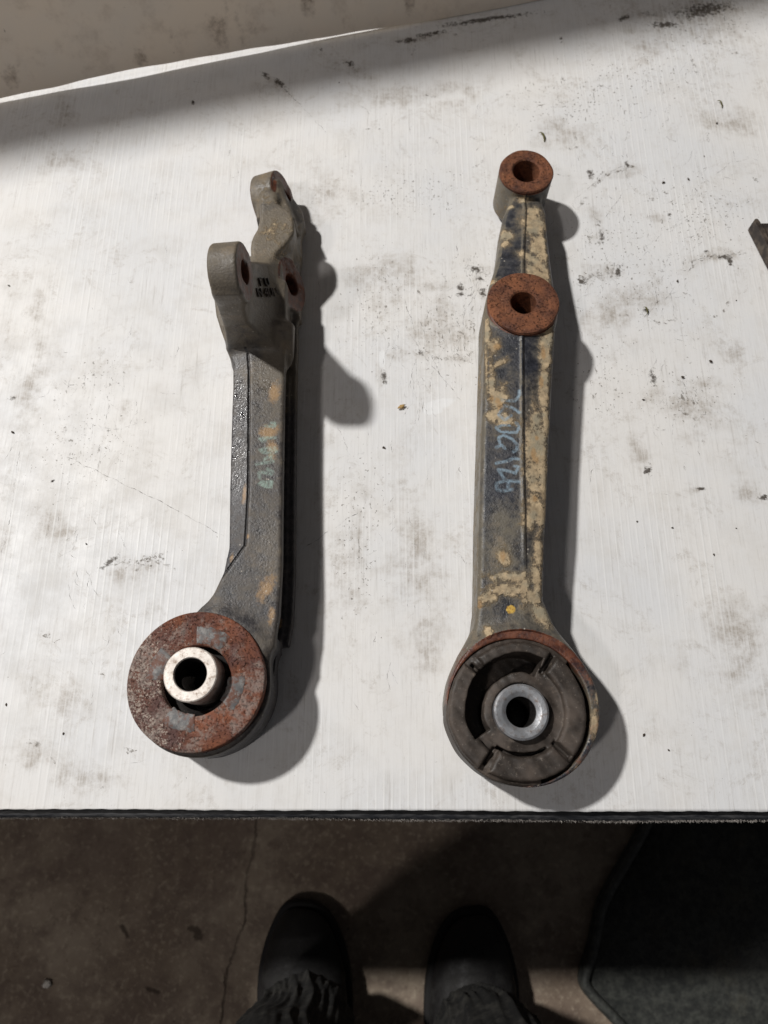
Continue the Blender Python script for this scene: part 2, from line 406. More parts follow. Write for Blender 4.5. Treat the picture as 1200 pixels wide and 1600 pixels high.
# ------------------------------------------------------------ workbench
bench = empty('workbench', 'low dark workbench top with black edge strip under the white plastic sheet', 'workbench', (0, 0.3, FLOOR))
m = M('black_painted_board', .6, .4); n = m.noise(120, 5, .6)
mat_board = m.out(m.mix(m.rng(n, .4, .7), (0.02, 0.019, 0.018), (0.055, 0.048, 0.042)), .6, m.bump(n, .4, .0008))
def child(name, me, mat, par, smooth=False):
    """mesh given in world coordinates, hung under a thing"""
    o = link(name, me, mat, par, smooth); o.matrix_parent_inverse = par.matrix_basis.inverted() if not par.rotation_euler.z else __import__('mathutils').Matrix.LocRotScale(par.location, par.rotation_euler, None).inverted()
    return o
EDGE = at(600, 1265, 0)[1]
child('tabletop', rbox('tabletop', -1.3, 1.2, EDGE + .004, .95, -.04, -.0045, .003), mat_board, bench)
m = M('black_rubber_edging', .5, .5); n = m.noise(90, 5, .6, vec=m.map((1, 4, 1)))
c = m.mix(m.rng(n, .4, .7), (0.012, 0.013, 0.016), (0.05, 0.05, 0.052))
c = m.mix(m.rng(m.voro(60), .02, .05, .8, 0), c, (0.4, 0.4, 0.4))
mat_trim = m.out(c, m.rng(n, .3, .7, .4, .7), m.bump(n, .3, .0008))
def wavy_strip(name, x0, x1, n, yfun, ytop, z0, z1, seg=6):
    v = []; f = []
    for i in range(n + 1):
        x = x0 + (x1 - x0) * i / n; yo = yfun(x)
        prof = [(ytop, z0), (ytop, z1), (yo + .0025, z1), (yo + .0008, z1 - .0008), (yo, z1 - .003), (yo, z0)]
        v += [(x, a, b) for a, b in prof]
    for i in range(n):
        for k in range(6):
            l = (k + 1) % 6; f.append((i * 6 + k, i * 6 + l, (i + 1) * 6 + l, (i + 1) * 6 + k))
    f += [tuple(range(6))[::-1], tuple(n * 6 + k for k in range(6))]
    me = pymesh(name, v, f); bm = bmesh.new(); bm.from_mesh(me); bmesh.ops.recalc_face_normals(bm, faces=bm.faces); bm.to_mesh(me); bm.free(); return me
def edge_y(x):
    px = 600 + x / .0003617
    base = at(600, 1279 + 5.5 * (px / 1200.0) + (1.0 * math.sin(x * 17) + .5 * math.sin(x * 51 + 1)), -.006)[1]
    return base
child('edge_strip', wavy_strip('edge_strip', -1.3, 1.2, 400, edge_y, EDGE + .0035, -.036, -.006), mat_trim, bench, True)
# frayed light fibres along the strip's lower edge
m = M('grey_frayed_fibre', .9, .2); mat_fray = m.out(m.mix(m.noise(40, 3), (0.22, 0.20, 0.19), (0.62, 0.58, 0.53)), .9)
rr = random.Random(3); v = []; f = []
for i in range(8200):
    x = rr.uniform(-.36, .36)
    w = .5 + .5 * math.sin(x * 31 + 2) * math.sin(x * 77)
    if rr.random() > .25 + .75 * w * (1.0 if x > -.08 else .45): continue
    y = edge_y(x) + rr.uniform(-.0002, .0010) ; z = -.0065 - rr.uniform(0, .0012)
    a = rr.uniform(0, 6.28); L = rr.uniform(.0005, .0018); r0 = .00013
    dx, dy, dz = math.cos(a) * L, -abs(math.sin(a)) * L * .7, rr.uniform(-.3, .8) * L
    b0 = len(v)
    v += [(x - r0, y, z), (x + r0, y, z), (x + dx, y + dy, z + dz), (x, y + r0, z + r0 * 2)]
    f += [(b0, b0 + 1, b0 + 2), (b0 + 1, b0 + 3, b0 + 2), (b0 + 3, b0, b0 + 2)]
o = child('frayed_fibres', pymesh('frayed_fibres', v, f), mat_fray, bench); o['kind'] = 'stuff'
for sx in (-1.25, 1.13):
    for sy in (EDGE + .03, .87):
        child('leg', rbox('leg', sx, sx + .05, sy, sy + .05, FLOOR, -.04, .003), mat_board, bench)

# ------------------------------------------------------------ the plastic sheet
xs = np.arange(-.42, .4201, .0013); ys = np.arange(EDGE - .0005, .80, .0013)
xs = np.concatenate([np.linspace(-1.28, -.43, 30), xs, np.linspace(.43, 1.18, 30)])
sheet = grid_mesh('plastic_sheet', xs, ys, 0.0)
SP = verts(sheet)
def wob(a, s): return np.sin(a * s) * .5 + .5 * np.sin(a * s * 2.3 + 1)
tiny = .00035 * (wob(SP[:, 0] + .3 * SP[:, 1], 23) + wob(SP[:, 1], 17))
front = SP[:, 1] <= EDGE + .0001
# ragged cut along the front edge
SP[front, 1] += (.00012 * np.sin(SP[front, 0] * 260) + .0002 * np.sin(SP[front, 0] * 37 + 1) + .0001 * np.sin(SP[front, 0] * 700)) - .0007 * (SP[front, 0] / .22)
SP[:, 2] += tiny
sheet.vertices.foreach_set('co', SP.ravel()); sheet.update()
# slim border that gives the sheet its thickness at the cut
bm = bmesh.new(); bm.from_mesh(sheet); be = [e for e in bm.edges if e.is_boundary]
r_ = bmesh.ops.extrude_edge_only(bm, edges=be)
for g in r_['geom']:
    if isinstance(g, bmesh.types.BMVert): g.co.z -= .004
bmesh.ops.recalc_face_normals(bm, faces=bm.faces); bm.to_mesh(sheet); bm.free(); SP = verts(sheet)
grime = [  # px, py, rx, ry, turn : brownish smears
    (1090, 20, 170, 55, -5), (1010, 75, 60, 28), (1100, 60, 60, 30), (430, 130, 40, 12, 35), (550, 110, 40, 14, 20), (650, 60, 60, 9, -8), (200, 890, 48, 22, -10), (215, 890, 60, 14, -8),
    (75, 820, 26, 24), (110, 830, 24, 14), (10, 840, 26, 30), (195, 635, 18, 28), (960, 270, 60, 12, -12), (925, 275, 10, 14), (1030, 340, 22, 8),
    (935, 350, 14, 30), (945, 425, 40, 16, -6), (1110, 400, 62, 13, -8), (1140, 395, 26, 14), (1000, 460, 60, 30, -10), (950, 500, 60, 30), (760, 425, 26, 12), (745, 450, 22, 26), (720, 455, 10, 12),
    (670, 450, 40, 12, -8), (640, 430, 20, 30), (700, 520, 60, 40), (655, 555, 30, 12), (720, 560, 60, 12, 2), (595, 590, 12, 26), (680, 500, 60, 60), (630, 550, 30, 20),
    (590, 430, 50, 60), (510, 300, 60, 30), (90, 250, 60, 26), (105, 180, 22, 30), (1150, 550, 20, 22), (1100, 600, 40, 18), (1170, 775, 34, 26), (1090, 765, 22, 8), (1015, 735, 8, 12),
    (130, 1215, 90, 26), (100, 1100, 26, 40), (50, 1180, 40, 40), (640, 150, 120, 24, -8), (1140, 190, 60, 30), (870, 200, 60, 30), (540, 900, 40, 60), (560, 840, 22, 60), (240, 960, 30, 22),
    (650, 870, 60, 120), (1080, 640, 60, 50), (660, 1000, 40, 80), (1150, 1000, 80, 90), (700, 160, 40, 14), (1000, 700, 20, 60), (20, 620, 10, 6), (85, 625, 5, 4), (50, 600, 30, 80), (60, 480, 16, 30)]
attr(sheet, 'grime', blobs(SP, grime, 0))
dots = [(700, 520, 130, 110), (745, 430, 60, 50), (980, 400, 150, 180), (1100, 330, 120, 90), (1090, 30, 170, 70), (900, 160, 200, 60), (150, 590, 60, 60), (940, 590, 60, 120), (1060, 620, 120, 80), (590, 470, 80, 120),
        (1000, 120, 160, 60), (560, 820, 60, 200), (130, 700, 120, 120), (1010, 430, 120, 60), (640, 300, 160, 60)]
attr(sheet, 'dots', blobs(SP, dots, 0))
dark = [(1100, 15, 60, 14, -8), (1040, 38, 30, 7), (975, 28, 16, 5, -20), (415, 118, 12, 5, 40), (437, 130, 16, 6, 35), (548, 100, 10, 6, 50), (640, 62, 28, 5, -8), (672, 52, 40, 4, -10), (760, 30, 100, 5, -8), (719, 448, 7, 8), (719, 460, 9, 5, 10), (735, 462, 5, 4), (754, 458, 9, 10, 40),
        (750, 435, 12, 5, 10), (742, 420, 16, 6, 10), (923, 272, 8, 10), (980, 258, 5, 8), (938, 347, 4, 4), (940, 370, 5, 14), (910, 440, 12, 9), (965, 425, 6, 16, 20), (1130, 402, 18, 6), (1140, 408, 6, 12), (1103, 393, 5, 4), (1010, 485, 7, 6),
        (1075, 345, 6, 3), (1046, 337, 5, 5), (877, 60, 4, 7), (302, 160, 4, 5), (502, 78, 4, 5), (206, 85, 4, 5), (82, 752, 5, 3, -35), (18, 622, 7, 4), (85, 625, 4, 3), (37, 676, 3, 2), (170, 880, 26, 6, -40), (1020, 590, 8, 16), (1015, 735, 5, 12), (1095, 764, 14, 4), (1195, 777, 14, 6), (657, 551, 8, 5, 40), (1010, 735, 6, 8), (600, 590, 6, 16)]
attr(sheet, 'fresh', blobs(SP, [(688, 630, 34, 10, -8), (675, 640, 20, 10), (597, 560, 6, 20)], 0))
attr(sheet, 'darkspot', blobs(SP, dark, 0))

m = M('white_corrugated_plastic', .42, .45)
x, y, z = m.sep()
nb = m.noise(7, 5, .6); nm = m.noise(40, 6, .68); nf = m.noise(260, 5, .75); nv = m.noise(90, 4, .6, vec=m.map((6, .5, 1)))
nvf = m.noise(260, 4, .7, vec=m.map((3.0, .12, 1)))
# flutes of the corrugated board, a fine relief every 4.6 mm
ph = m.ma('ADD', m.ma('MULTIPLY', x, 2 * math.pi / .0046), m.ma('MULTIPLY', m.noise(9, 2), 2.0))
fl = m.ma('SINE', ph)
ridge = m.ma('POWER', m.ma('MULTIPLY_ADD', fl, .5, .5), 7.0)
ridge = m.ma('MULTIPLY', ridge, m.ma('MULTIPLY', m.rng(m.noise(6, 4, .6), .38, .66, .15, 1), m.rng(m.noise(60, 3, .6, vec=m.map((1, .12, 1))), .35, .65, .2, 1)))
c = m.mix(m.rng(nb, .35, .65), (0.80, 0.785, 0.765), (0.745, 0.75, 0.76))
c = m.mix(m.rng(nm, .44, .72, 0, .22), c, (0.50, 0.46, 0.40))
c = m.mix(m.rng(nv, .52, .75, 0, .24), c, (0.50, 0.475, 0.44))
c = m.mix(m.rng(nvf, .52, .72, 0, .26), c, (0.46, 0.44, 0.41))
st = m.noise(300, 5, .75, vec=m.map((1.6, .05, 1), (0, 0, .02)))
c = m.mix(m.ma('MULTIPLY', m.rng(st, .56, .66), m.rng(m.noise(16, 4, .65), .42, .62, .0, .42)), c, (0.42, 0.395, 0.365))
c = m.mix(m.ma('MULTIPLY', m.rng(m.noise(24, 6, .8, dist=1.2), .50, .64), m.rng(m.noise(180, 5, .8), .42, .62, 0, .38)), c, (0.36, 0.315, 0.26))
gm = m.rng(m.ma('ADD', m.at('grime'), m.ma('MULTIPLY', m.ma('SUBTRACT', nm, .5), 3.6)), -.1, 1.1)
gm = m.ma('MULTIPLY', gm, m.ma('MULTIPLY', m.rng(m.noise(110, 6, .75), .36, .66, .12, 1.0), m.rng(nvf, .3, .65, .45, 1.0)))
c = m.mix(m.ma('MULTIPLY', gm, .74), c, (0.27, 0.22, 0.165))
c = m.mix(m.ma('MULTIPLY', ridge, .85), c, (0.80, 0.80, 0.79))
# specks and short nicks, thick where work has been done
dn = m.rng(m.at('dots'), -.4, .9, 0, .11)
spk = m.rng(m.ma('ADD', m.noise(420, 3, .6), dn), .722, .775)
spk = m.ma('MAXIMUM', spk, m.rng(m.ma('ADD', m.noise(200, 4, .7, vec=m.map((1.0, .45, 1), (0, 0, .5))), dn), .735, .79))
spk = m.ma('MAXIMUM', spk, m.rng(m.ma('ADD', m.noise(330, 4, .7, vec=m.map((1, .18, 1), (0, 0, -.12))), dn), .738, .79))
c = m.mix(m.ma('MULTIPLY', spk, .72), c, (0.13, 0.11, 0.085))
bits = m.ma('MULTIPLY', m.rng(m.noise(150, 5, .75, vec=m.map((1, .55, 1), (0, 0, .9))), .70, .735), m.rng(m.noise(31, 2), .45, .55))
c = m.mix(m.ma('MULTIPLY', bits, .85), c, (0.06, 0.05, 0.04))
dk = m.rng(m.ma('ADD', m.at('darkspot'), m.ma('MULTIPLY', m.ma('SUBTRACT', m.noise(330, 5, .75), .5), 3.4)), .15, .8)
dk = m.ma('MULTIPLY', dk, m.rng(m.at('darkspot'), -.5, -.1))
c = m.mix(m.ma('MULTIPLY', dk, .92), c, (0.055, 0.042, 0.030))
thin = [[(105, 714), (160, 740), (200, 760), (250, 783), (350, 838)], [(30, 705), (18, 800), (2, 870)], [(656, 500), (676, 560), (690, 590)], [(640, 520), (665, 560), (700, 600), (722, 628)], [(726, 470), (724, 510), (712, 556)],
        [(714, 380), (715, 400), (709, 405)], [(900, 310), (930, 285), (960, 264), (985, 258), (997, 262)], [(1008, 270), (1026, 292), (1030, 310)], [(1075, 425), (1082, 410), (1110, 398)], [(1003, 500), (1030, 470), (1060, 455)], [(1165, 245), (1190, 252)],
        [(1012, 586), (1027, 560)], [(437, 133), (470, 165), (510, 208)], [(56, 8), (62, 30), (68, 45)], [(632, 470), (650, 520)], [(470, 860), (560, 800)], [(1048, 455), (1055, 500)], [(1020, 440), (1030, 480)], [(945, 340), (975, 300)], [(700, 385), (690, 390)], [(611, 1045), (620, 1070)], [(655, 640), (655, 660)]]
white = m.rng(m.ma('ADD', m.at('fresh'), m.ma('MULTIPLY', m.ma('SUBTRACT', nm, .5), 1.6)), .1, .4)
c = m.mix(m.ma('MULTIPLY', white, .7), c, (0.84, 0.85, 0.86))
h = m.ma('ADD', m.ma('MULTIPLY', ridge, .7), m.ma('ADD', m.ma('MULTIPLY', nvf, .18), m.ma('MULTIPLY', nf, .22)))
mat_sheet = m.out(c, m.rng(nm, .3, .7, .45, .68), m.bump(h, .30, .0005))
o = link('plastic_sheet', sheet, mat_sheet)
o.name = 'plastic_sheet'
tag(o, 'large scuffed white corrugated plastic sheet covering the workbench', 'plastic sheet')

# knife nicks and scratches cut into the sheet
m = M('dark_scratch', .7, .2)
tr = m.t.nodes.new("ShaderNodeBsdfTransparent"); mx = m.t.nodes.new("ShaderNodeMixShader")
fa = m.ma('MULTIPLY', m.rng(m.noise(330, 4, .7), .40, .58, .1, 1.0), m.rng(m.noise(45, 3, .6), .35, .6, .15, .8))
m.t.links.new(fa, mx.inputs[0]); m.t.links.new(tr.outputs[0], mx.inputs[1]); m.t.links.new(m.b.outputs[0], mx.inputs[2])
m.t.links.new(mx.outputs[0], m.t.nodes["Material Output"].inputs["Surface"]); m.out((0.07, 0.058, 0.045))
def ribbons(lines, seed):
    rr = random.Random(seed); v = []; f = []
    for ln, w in lines:
        q = np.array([at(x, y, 0)[:2] for x, y in ln])
        L = np.concatenate([[0], np.cumsum(np.linalg.norm(np.diff(q, axis=0), axis=1))]); n = max(4, int(L[-1] / .0015))
        t = np.linspace(0, L[-1], n); X_ = np.interp(t, L, q[:, 0]); Y_ = np.interp(t, L, q[:, 1])
        p0, p1 = rr.uniform(0, 6), rr.uniform(0, 6)
        X_ = X_ + .0004 * np.sin(t * 420 + p0) + .0003 * np.sin(t * 1500 + p1); Y_ = Y_ + .0004 * np.sin(t * 380 + p1)
        dx = np.gradient(X_); dy = np.gradient(Y_); l = np.hypot(dx, dy) + 1e-9; nx, ny = -dy / l, dx / l
        ww = w * (.55 + .45 * np.sin(t * 900 + p0)) * np.clip(np.minimum(t, L[-1] - t) / .004 + .25, 0, 1)
        b = len(v)
        z_ = .0009
        for i in range(n):
            zz = float(.00035 * (wob(X_[i] + .3 * Y_[i], 23) + wob(Y_[i], 17))) + .00006
            v += [(X_[i] + nx[i] * ww[i], Y_[i] + ny[i] * ww[i], zz), (X_[i] - nx[i] * ww[i], Y_[i] - ny[i] * ww[i], zz)]
        for i in range(n - 1): f.append((b + 2 * i, b + 2 * i + 1, b + 2 * i + 3, b + 2 * i + 2))
    return pymesh('scratches', v, f)
lines = [(ln, .00022) for ln in thin]
rr = random.Random(21)
for i in range(520):
    cx, cy, sx, sy = rr.choice([(700, 520, 90, 90), (745, 430, 40, 40), (980, 420, 140, 170), (1100, 330, 100, 90), (640, 560, 60, 60), (600, 300, 560, 200), (1060, 600, 120, 90), (150, 600, 90, 80), (120, 900, 110, 200), (620, 850, 80, 250), (1080, 100, 100, 50), (940, 220, 200, 60)])
    x, y = rr.gauss(cx, sx * .6), rr.gauss(cy, sy * .6)
    if not (5 < x < 1195 and 60 < y < 1250): continue
    a = rr.choice([rr.gauss(math.pi / 2, .12), rr.gauss(math.pi / 2, .18), rr.gauss(math.pi / 2, .5), rr.uniform(0, 3.14)]); L = rr.uniform(5, 30) * (1 if rr.random() < .85 else 2.2); k = rr.uniform(-.4, .4)
    lines.append(([(x, y), (x + L * .5 * math.cos(a), y + L * .5 * math.sin(a)), (x + L * math.cos(a + k), y + L * math.sin(a + k))], rr.uniform(.00008, .00019)))
o = link('scratches', ribbons(lines, 2), m.m, bpy.data.objects['plastic_sheet'], False); o['kind'] = 'stuff'

m = M('faint_scuff', .7, .2)
tr = m.t.nodes.new("ShaderNodeBsdfTransparent"); mx = m.t.nodes.new("ShaderNodeMixShader")
fa = m.ma('MULTIPLY', m.rng(m.noise(260, 5, .8), .46, .64, 0, .75), m.rng(m.noise(60, 4, .7), .35, .62, .1, 1))
m.t.links.new(fa, mx.inputs[0]); m.t.links.new(tr.outputs[0], mx.inputs[1]); m.t.links.new(m.b.outputs[0], mx.inputs[2])
m.t.links.new(mx.outputs[0], m.t.nodes["Material Output"].inputs["Surface"]); m.out((0.17, 0.14, 0.105))
rr = random.Random(77); lines = [([(170, 870), (210, 885), (262, 872)], .004), ([(210, 880), (262, 862)], .003), ([(1078, 425), (1085, 408), (1112, 400), (1165, 396)], .0022), ([(925, 290), (950, 272), (990, 260)], .0018), ([(900, 440), (940, 430), (975, 412)], .005), ([(740, 440), (748, 425), (768, 428)], .0022), ([(410, 112), (440, 135), (455, 150)], .0014), ([(540, 95), (560, 115)], .0016), ([(520, 110), (535, 98), (552, 100)], .001), ([(1060, 640), (1090, 655), (1120, 640)], .002), ([(660, 545), (680, 560), (740, 562)], .0016), ([(1000, 490), (1030, 505), (1060, 498)], .002), ([(930, 340), (940, 365), (936, 385)], .002), ([(640, 62), (700, 50), (720, 58)], .0016), ([(1000, 20), (1060, 30), (1110, 18)], .004)]
for i in range(110):
    cx, cy, sx, sy = rr.choice([(700, 500, 110, 110), (980, 420, 160, 200), (1100, 330, 120, 120), (600, 400, 560, 300), (1060, 620, 140, 120), (150, 650, 120, 160), (120, 1000, 110, 220), (1090, 120, 130, 80), (900, 180, 260, 80)])
    x, y = rr.gauss(cx, sx * .6), rr.gauss(cy, sy * .6)
    if not (5 < x < 1195 and 60 < y < 1245): continue
    a = rr.uniform(0, 3.14); L = rr.uniform(8, 34); k = rr.uniform(-1.0, 1.0)
    lines.append(([(x, y), (x + L * .5 * math.cos(a), y + L * .5 * math.sin(a)), (x + L * math.cos(a + k * .5), y + L * math.sin(a + k * .5))], rr.uniform(.0003, .0022)))
o = link('scuff_marks', ribbons(lines, 9), m.m, bpy.data.objects['plastic_sheet'], False); o['kind'] = 'stuff'
o.location.z = .00004

# ------------------------------------------------------------ back panel, leaning away, lifted at its left
m = M('dirty_white_wallboard', .55, .4)
n1 = m.noise(9, 5, .6); n2 = m.noise(45, 6, .7); n3 = m.noise(300, 4, .7)
c = m.mix(m.rng(n1, .35, .65), (0.79, 0.69, 0.575), (0.73, 0.66, 0.575))
c = m.mix(m.rng(n2, .48, .75, 0, .45), c, (0.42, 0.33, 0.26))
c = m.mix(m.ma('MULTIPLY', m.rng(m.ma('ADD', m.at('grime'), m.ma('MULTIPLY', m.ma('SUBTRACT', n2, .5), 3.0)), .1, 1.1, 0, .75), m.rng(n3, .3, .6, .4, 1)), c, (0.16, 0.10, 0.065))
sp = m.rng(m.noise(120, 5, .7, vec=m.map((1.4, 1, .8))), .68, .74)
c = m.mix(m.ma('MULTIPLY', sp, .6), c, (0.16, 0.11, 0.08))
mat_wall = m.out(c, .55, m.bump(n2, .3, .001))
A = np.array(at(-60, 178, 0)[:2]); B = np.array(at(870, -4, 0)[:2]); U = (B - A) / np.linalg.norm(B - A); Nn = np.array([-U[1], U[0]])  # Nn points away from the bench front
LEAN = .325
def lift(px):  # gap under the panel
    k = [(-400, 0), (-120, .0030), (0, .0065), (100, .0075), (200, .0095), (300, .0088), (420, .0066), (540, .0044), (650, .0020), (740, .0006), (800, 0), (1500, 0)]
    return np.interp(px, [a for a, _ in k], [b for _, b in k])
us = np.linspace(-1.0, 1.5, 420); hs = np.concatenate([np.linspace(0, .3, 70), np.linspace(.32, .60, 14)])
v = []; pxs = []
for off in (0, .006):
    for u in us:
        p = A + U * u; px = 600 + p[0] / (.542e-3 * .97)
        lf = float(lift(px)) + .0004 * (math.sin(u * 140) + math.sin(u * 61)) * (1 if 0 < px < 600 else .3) * .6
        for hgt in hs:
            zz = max(lf, .0004) * math.exp(-hgt * 3) + hgt
            q = p + Nn * (LEAN * hgt + off)
            # slight outward belly of a flexible board
            v.append((q[0], q[1], zz)); 
nu, nh = len(us), len(hs); f = []
for i in range(nu - 1):
    for j in range(nh - 1):
        a = i * nh + j; f.append((a, a + nh, a + nh + 1, a + 1)); b = a + nu * nh; f.append((b, b + 1, b + nh + 1, b + nh))
    a = i * nh; b = a + nu * nh; f.append((a, b, b + nh, a + nh)); a += nh - 1; b += nh - 1; f.append((a, a + nh, b + nh, b))
for i in (0, nu - 1):
    for j in range(nh - 1):
        a = i * nh + j; b = a + nu * nh; f.append((a, a + 1, b + 1, b))
me = pymesh('back_panel', v, f); bm = bmesh.new(); bm.from_mesh(me); bmesh.ops.recalc_face_normals(bm, faces=bm.faces); bm.to_mesh(me); bm.free()
WP = verts(me)
# patches placed by height on the panel: find the point of the panel seen at a pixel
def on_panel(px, py):
    o = np.array([0, 0, CAM_H]); q = np.array(at(px, py, 0)); d = q - o
    nrm = np.array([Nn[0], Nn[1], -LEAN]); p0 = np.array([A[0], A[1], 0])
    t = nrm.dot(p0 - o) / nrm.dot(d); return o + d * t
gf = np.full(len(WP), -3.0, np.float32)
for px, py, r in [(218, 95, 16), (210, 86, 9), (226, 106, 9), (203, 42, 6), (176, 5, 8), (122, 50, 7), (130, 75, 5), (370, 33, 12), (374, 30, 7), (363, 45, 8), (398, 44, 6), (352, 12, 10), (350, 50, 22), (378, 58, 16), (425, 28, 8), (270, 55, 8), (180, 117, 8), (480, 10, 16), (490, 22, 10), (540, 40, 8), (20, 120, 20), (395, 75, 6), (60, 100, 8), (300, 20, 6), (640, 5, 12), (115, 35, 7), (108, 20, 6), (138, 88, 5)]:
    q = on_panel(px, py); q2 = on_panel(px + r, py); rad = np.linalg.norm(q2 - q)
    D = WP - q; gf = np.maximum(gf, 1 - np.linalg.norm(D * np.array([1, 1, .6]), axis=1) / rad)
attr(me, 'grime', gf)
wall = link('back_panel', me, mat_wall, smooth=False)
tag(wall, 'dirty greyish white board standing along the back of the workbench, leaning away', 'board')

# ------------------------------------------------------------ LEFT ARM
tops = .034
def W2(px, py, z): return at(px, py, z)[:2]
arm = empty('suspension_arm', 'forked suspension arm with red rusty ring, lying on its side at left', 'suspension arm', (-.08, .17, 0), 'used suspension arms on the sheet')
G = Grid((-.150, -.010, -.003), (-.020, .412, .120), .00074)
X, Y, Z = G.X, G.Y, G.Z
zt = .035
left = [(318, 950), (335, 925), (350, 893), (357, 855), (358, 760), (361, 650), (363, 600), (363, 566), (354, 535), (345, 516), (337, 490), (333, 460)]
right = [(447, 440), (448, 500), (446, 560), (444, 640), (442, 760), (441, 880), (437, 960), (428, 1010)]
outl = [W2(x, y, zt) for x, y in left + right + [(370, 1060), (310, 1010)]]
d2 = poly2(X[:, :, 0], Y[:, :, 0], outl)[:, :, None]
beam = extr(d2, boxz(Z, .004, .036), .0022)
# sloping left face, running down from the crease
cr = [W2(345, 905, zt), W2(383, 852, zt), W2(388, 760, zt), W2(389, 580, zt), W2(387, 553, zt), W2(376, 526, zt), W2(352, 508, zt)]
cy = np.array([p[1] for p in cr]); cx = np.array([p[0] for p in cr])
crx = np.interp(Y, cy, cx)
slope = (Z - .036) - (X - crx) * .33
beam = smax(beam, slope * .95, .0005)
grv = np.maximum(np.abs(X - crx - .0003) - .00055, .0348 - Z); beam = smax(beam, -np.where((Y > cy[0]) & (Y < cy[-1]), grv, 1), .0003)
# pocket in the right flank and the foot flange under it
y0p, y1p = W2(440, 1000, .02)[1], W2(450, 508, .02)[1]
rx = np.interp(Y, [p[1] for p in [W2(x, y, zt) for x, y in right][::-1]], [p[0] for p in [W2(x, y, zt) for x, y in right][::-1]])
pock = extr(np.maximum(np.abs(Y - (y0p + y1p) / 2) - (y1p - y0p) / 2, -(X - (rx - .011))), boxz(Z, .0105, .0285), .003)
fo = extr(np.maximum(np.abs(X - (rx - .008)) - .0125, np.abs(Y - (y0p + y1p) / 2 - .01) - (y1p - y0p) / 2 - .012), boxz(Z, .003, .0095), .002)
beam = smin(beam, fo, .001)
# eye round the bush
EC = at(306, 1063, .040); EX, EY = EC[0] + .0015, EC[1] - .0015
eye = disc(G, (EX, EY, .018), (0, 0, 1), .0385, .0165, .0018)
d = smin(beam, eye, .012)
sh = np.minimum(np.maximum(eye, -1), 1)
d = smax(d, -disc(G, (EX, EY, .018), (0, 0, 1), .0315, .05, .0005), .0008)   # bore of the eye
# dark slot in the eye's flank
d = smax(d, -extr(np.sqrt(((Y - W2(436, 1040, .02)[1]) / 1.0) ** 2 + ((Z - .019) / .8) ** 2) - .0055, np.abs(X - (EX + .037)) - .006, .001), .0008)
# near tall lug
L1 = (at(380, 427, .095)[0] - .0072, at(380, 427, .095)[1], .0950)
tilt1 = (math.cos(R(7)), 0, math.sin(R(7)))
lug1 = disc(G, L1, tilt1, .0168, .0085, .0016)
stem = poly2(Y[0, :, :], Z[0, :, :], [(L1[1] - .0162, .098), (L1[1] + .0162, .092), (L1[1] + .028, .070), (L1[1] + .044, .048), (L1[1] + .058, .030), (L1[1] + .060, .006), (.258, .006), (.2545, .035), (L1[1] - .0105, .056), (L1[1] - .0150, .080)])[None, :, :]  # hidden far side drawn out so the stem shades the web
xc = L1[0] - (L1[2] - Z) * .085
flare = .017 * np.clip((.064 - Z) / .028, 0, 1) ** 1.6
stem = extr(stem, np.maximum(xc - .0080 - X, X - xc - .0080 - flare), .0018)
stem = smax(stem, d2 - np.clip((Z - .032) * 3, 0, .05), .002)
tall = smin(lug1, stem, .004)
ridge_ = extr(poly2(Y[0, :, :], Z[0, :, :], [(.244, .028), (.266, .0378), (.273, .0380), (.281, .020), (.252, .010)])[None, :, :], np.abs(X - (-.080)) - np.where(X > -.08, .0215, .018), .003)
tall = smin(tall, ridge_, .005)
d = smin(d, tall, .005)
d = smax(d, -pock, .001)
d = smin(d, fo, .001)
# web (floor of the fork)
web = extr(poly2(X[:, :, 0], Y[:, :, 0], [W2(345, 500, .024), W2(345, 425, .024), W2(395, 385, .024), W2(432, 380, .024), W2(434, 400, .024), W2(440, 500, .024)])[:, :, None], boxz(Z, .005, .0185), .002)
d = smin(d, web, .003)
# rib crossing under the fork mouth
# near low lug
L3 = (at(450, 443, .026)[0] - .0035, at(452, 443, .026)[1] + .0015, .0200)
ax3 = (math.cos(R(26)), 0, math.sin(R(26)))
lug3 = disc(G, L3, ax3, .0178, .0065, .0015)
d = smin(d, lug3, .003)
foot3 = extr(poly2(X[:, :, 0], Y[:, :, 0], [W2(440, 500, .01), W2(440, 345, .01), W2(466, 345, .01), W2(470, 500, .01)])[:, :, None], boxz(Z, .002, .013), .003)
d = smin(d, foot3, .004)
# middle lump
ck = smooth_poly([W2(x, y, .041) for x, y in [(391, 391), (393, 374), (405, 354), (407, 321), (403, 298), (418, 290), (433, 298), (429, 311), (438, 322), (455, 331), (461, 348), (459, 371), (433, 397), (426, 407), (410, 419), (394, 409)]], 1)
lump = extr(poly2(X[:, :, 0], Y[:, :, 0], ck)[:, :, None], np.maximum(Z - np.where(Y > W2(400, 322, .04)[1], .0385, .0425), .004 - Z), .0025)
d = smin(d, lump, .006)
# far lug
L2 = (at(420, 300, .036)[0], at(420, 266, .036)[1] - .0115, .019)
lug2 = disc(G, L2, (math.cos(R(20)), 0, math.sin(R(20))), .0188, .0085, .0012)
nk = extr(poly2(X[:, :, 0], Y[:, :, 0], [W2(401, 345, .03), W2(402, 290, .03), W2(438, 290, .03), W2(462, 345, .03)])[:, :, None], boxz(Z, .004, .033), .003)
fin = extr(poly2(X[:, :, 0], Y[:, :, 0], [W2(426, 312, .02), W2(440, 303, .02), W2(474, 340, .012), W2(477, 354, .012), W2(462, 372, .012), W2(430, 372, .012)])[:, :, None], boxz(Z, .003, .036), .002)
fin = smax(fin, ((Z - .034) + (X - W2(438, 300, .034)[0]) * 1.05) * .7, .001)
d = smin(d, smin(smin(lug2, nk, .004), fin, .003), .004)
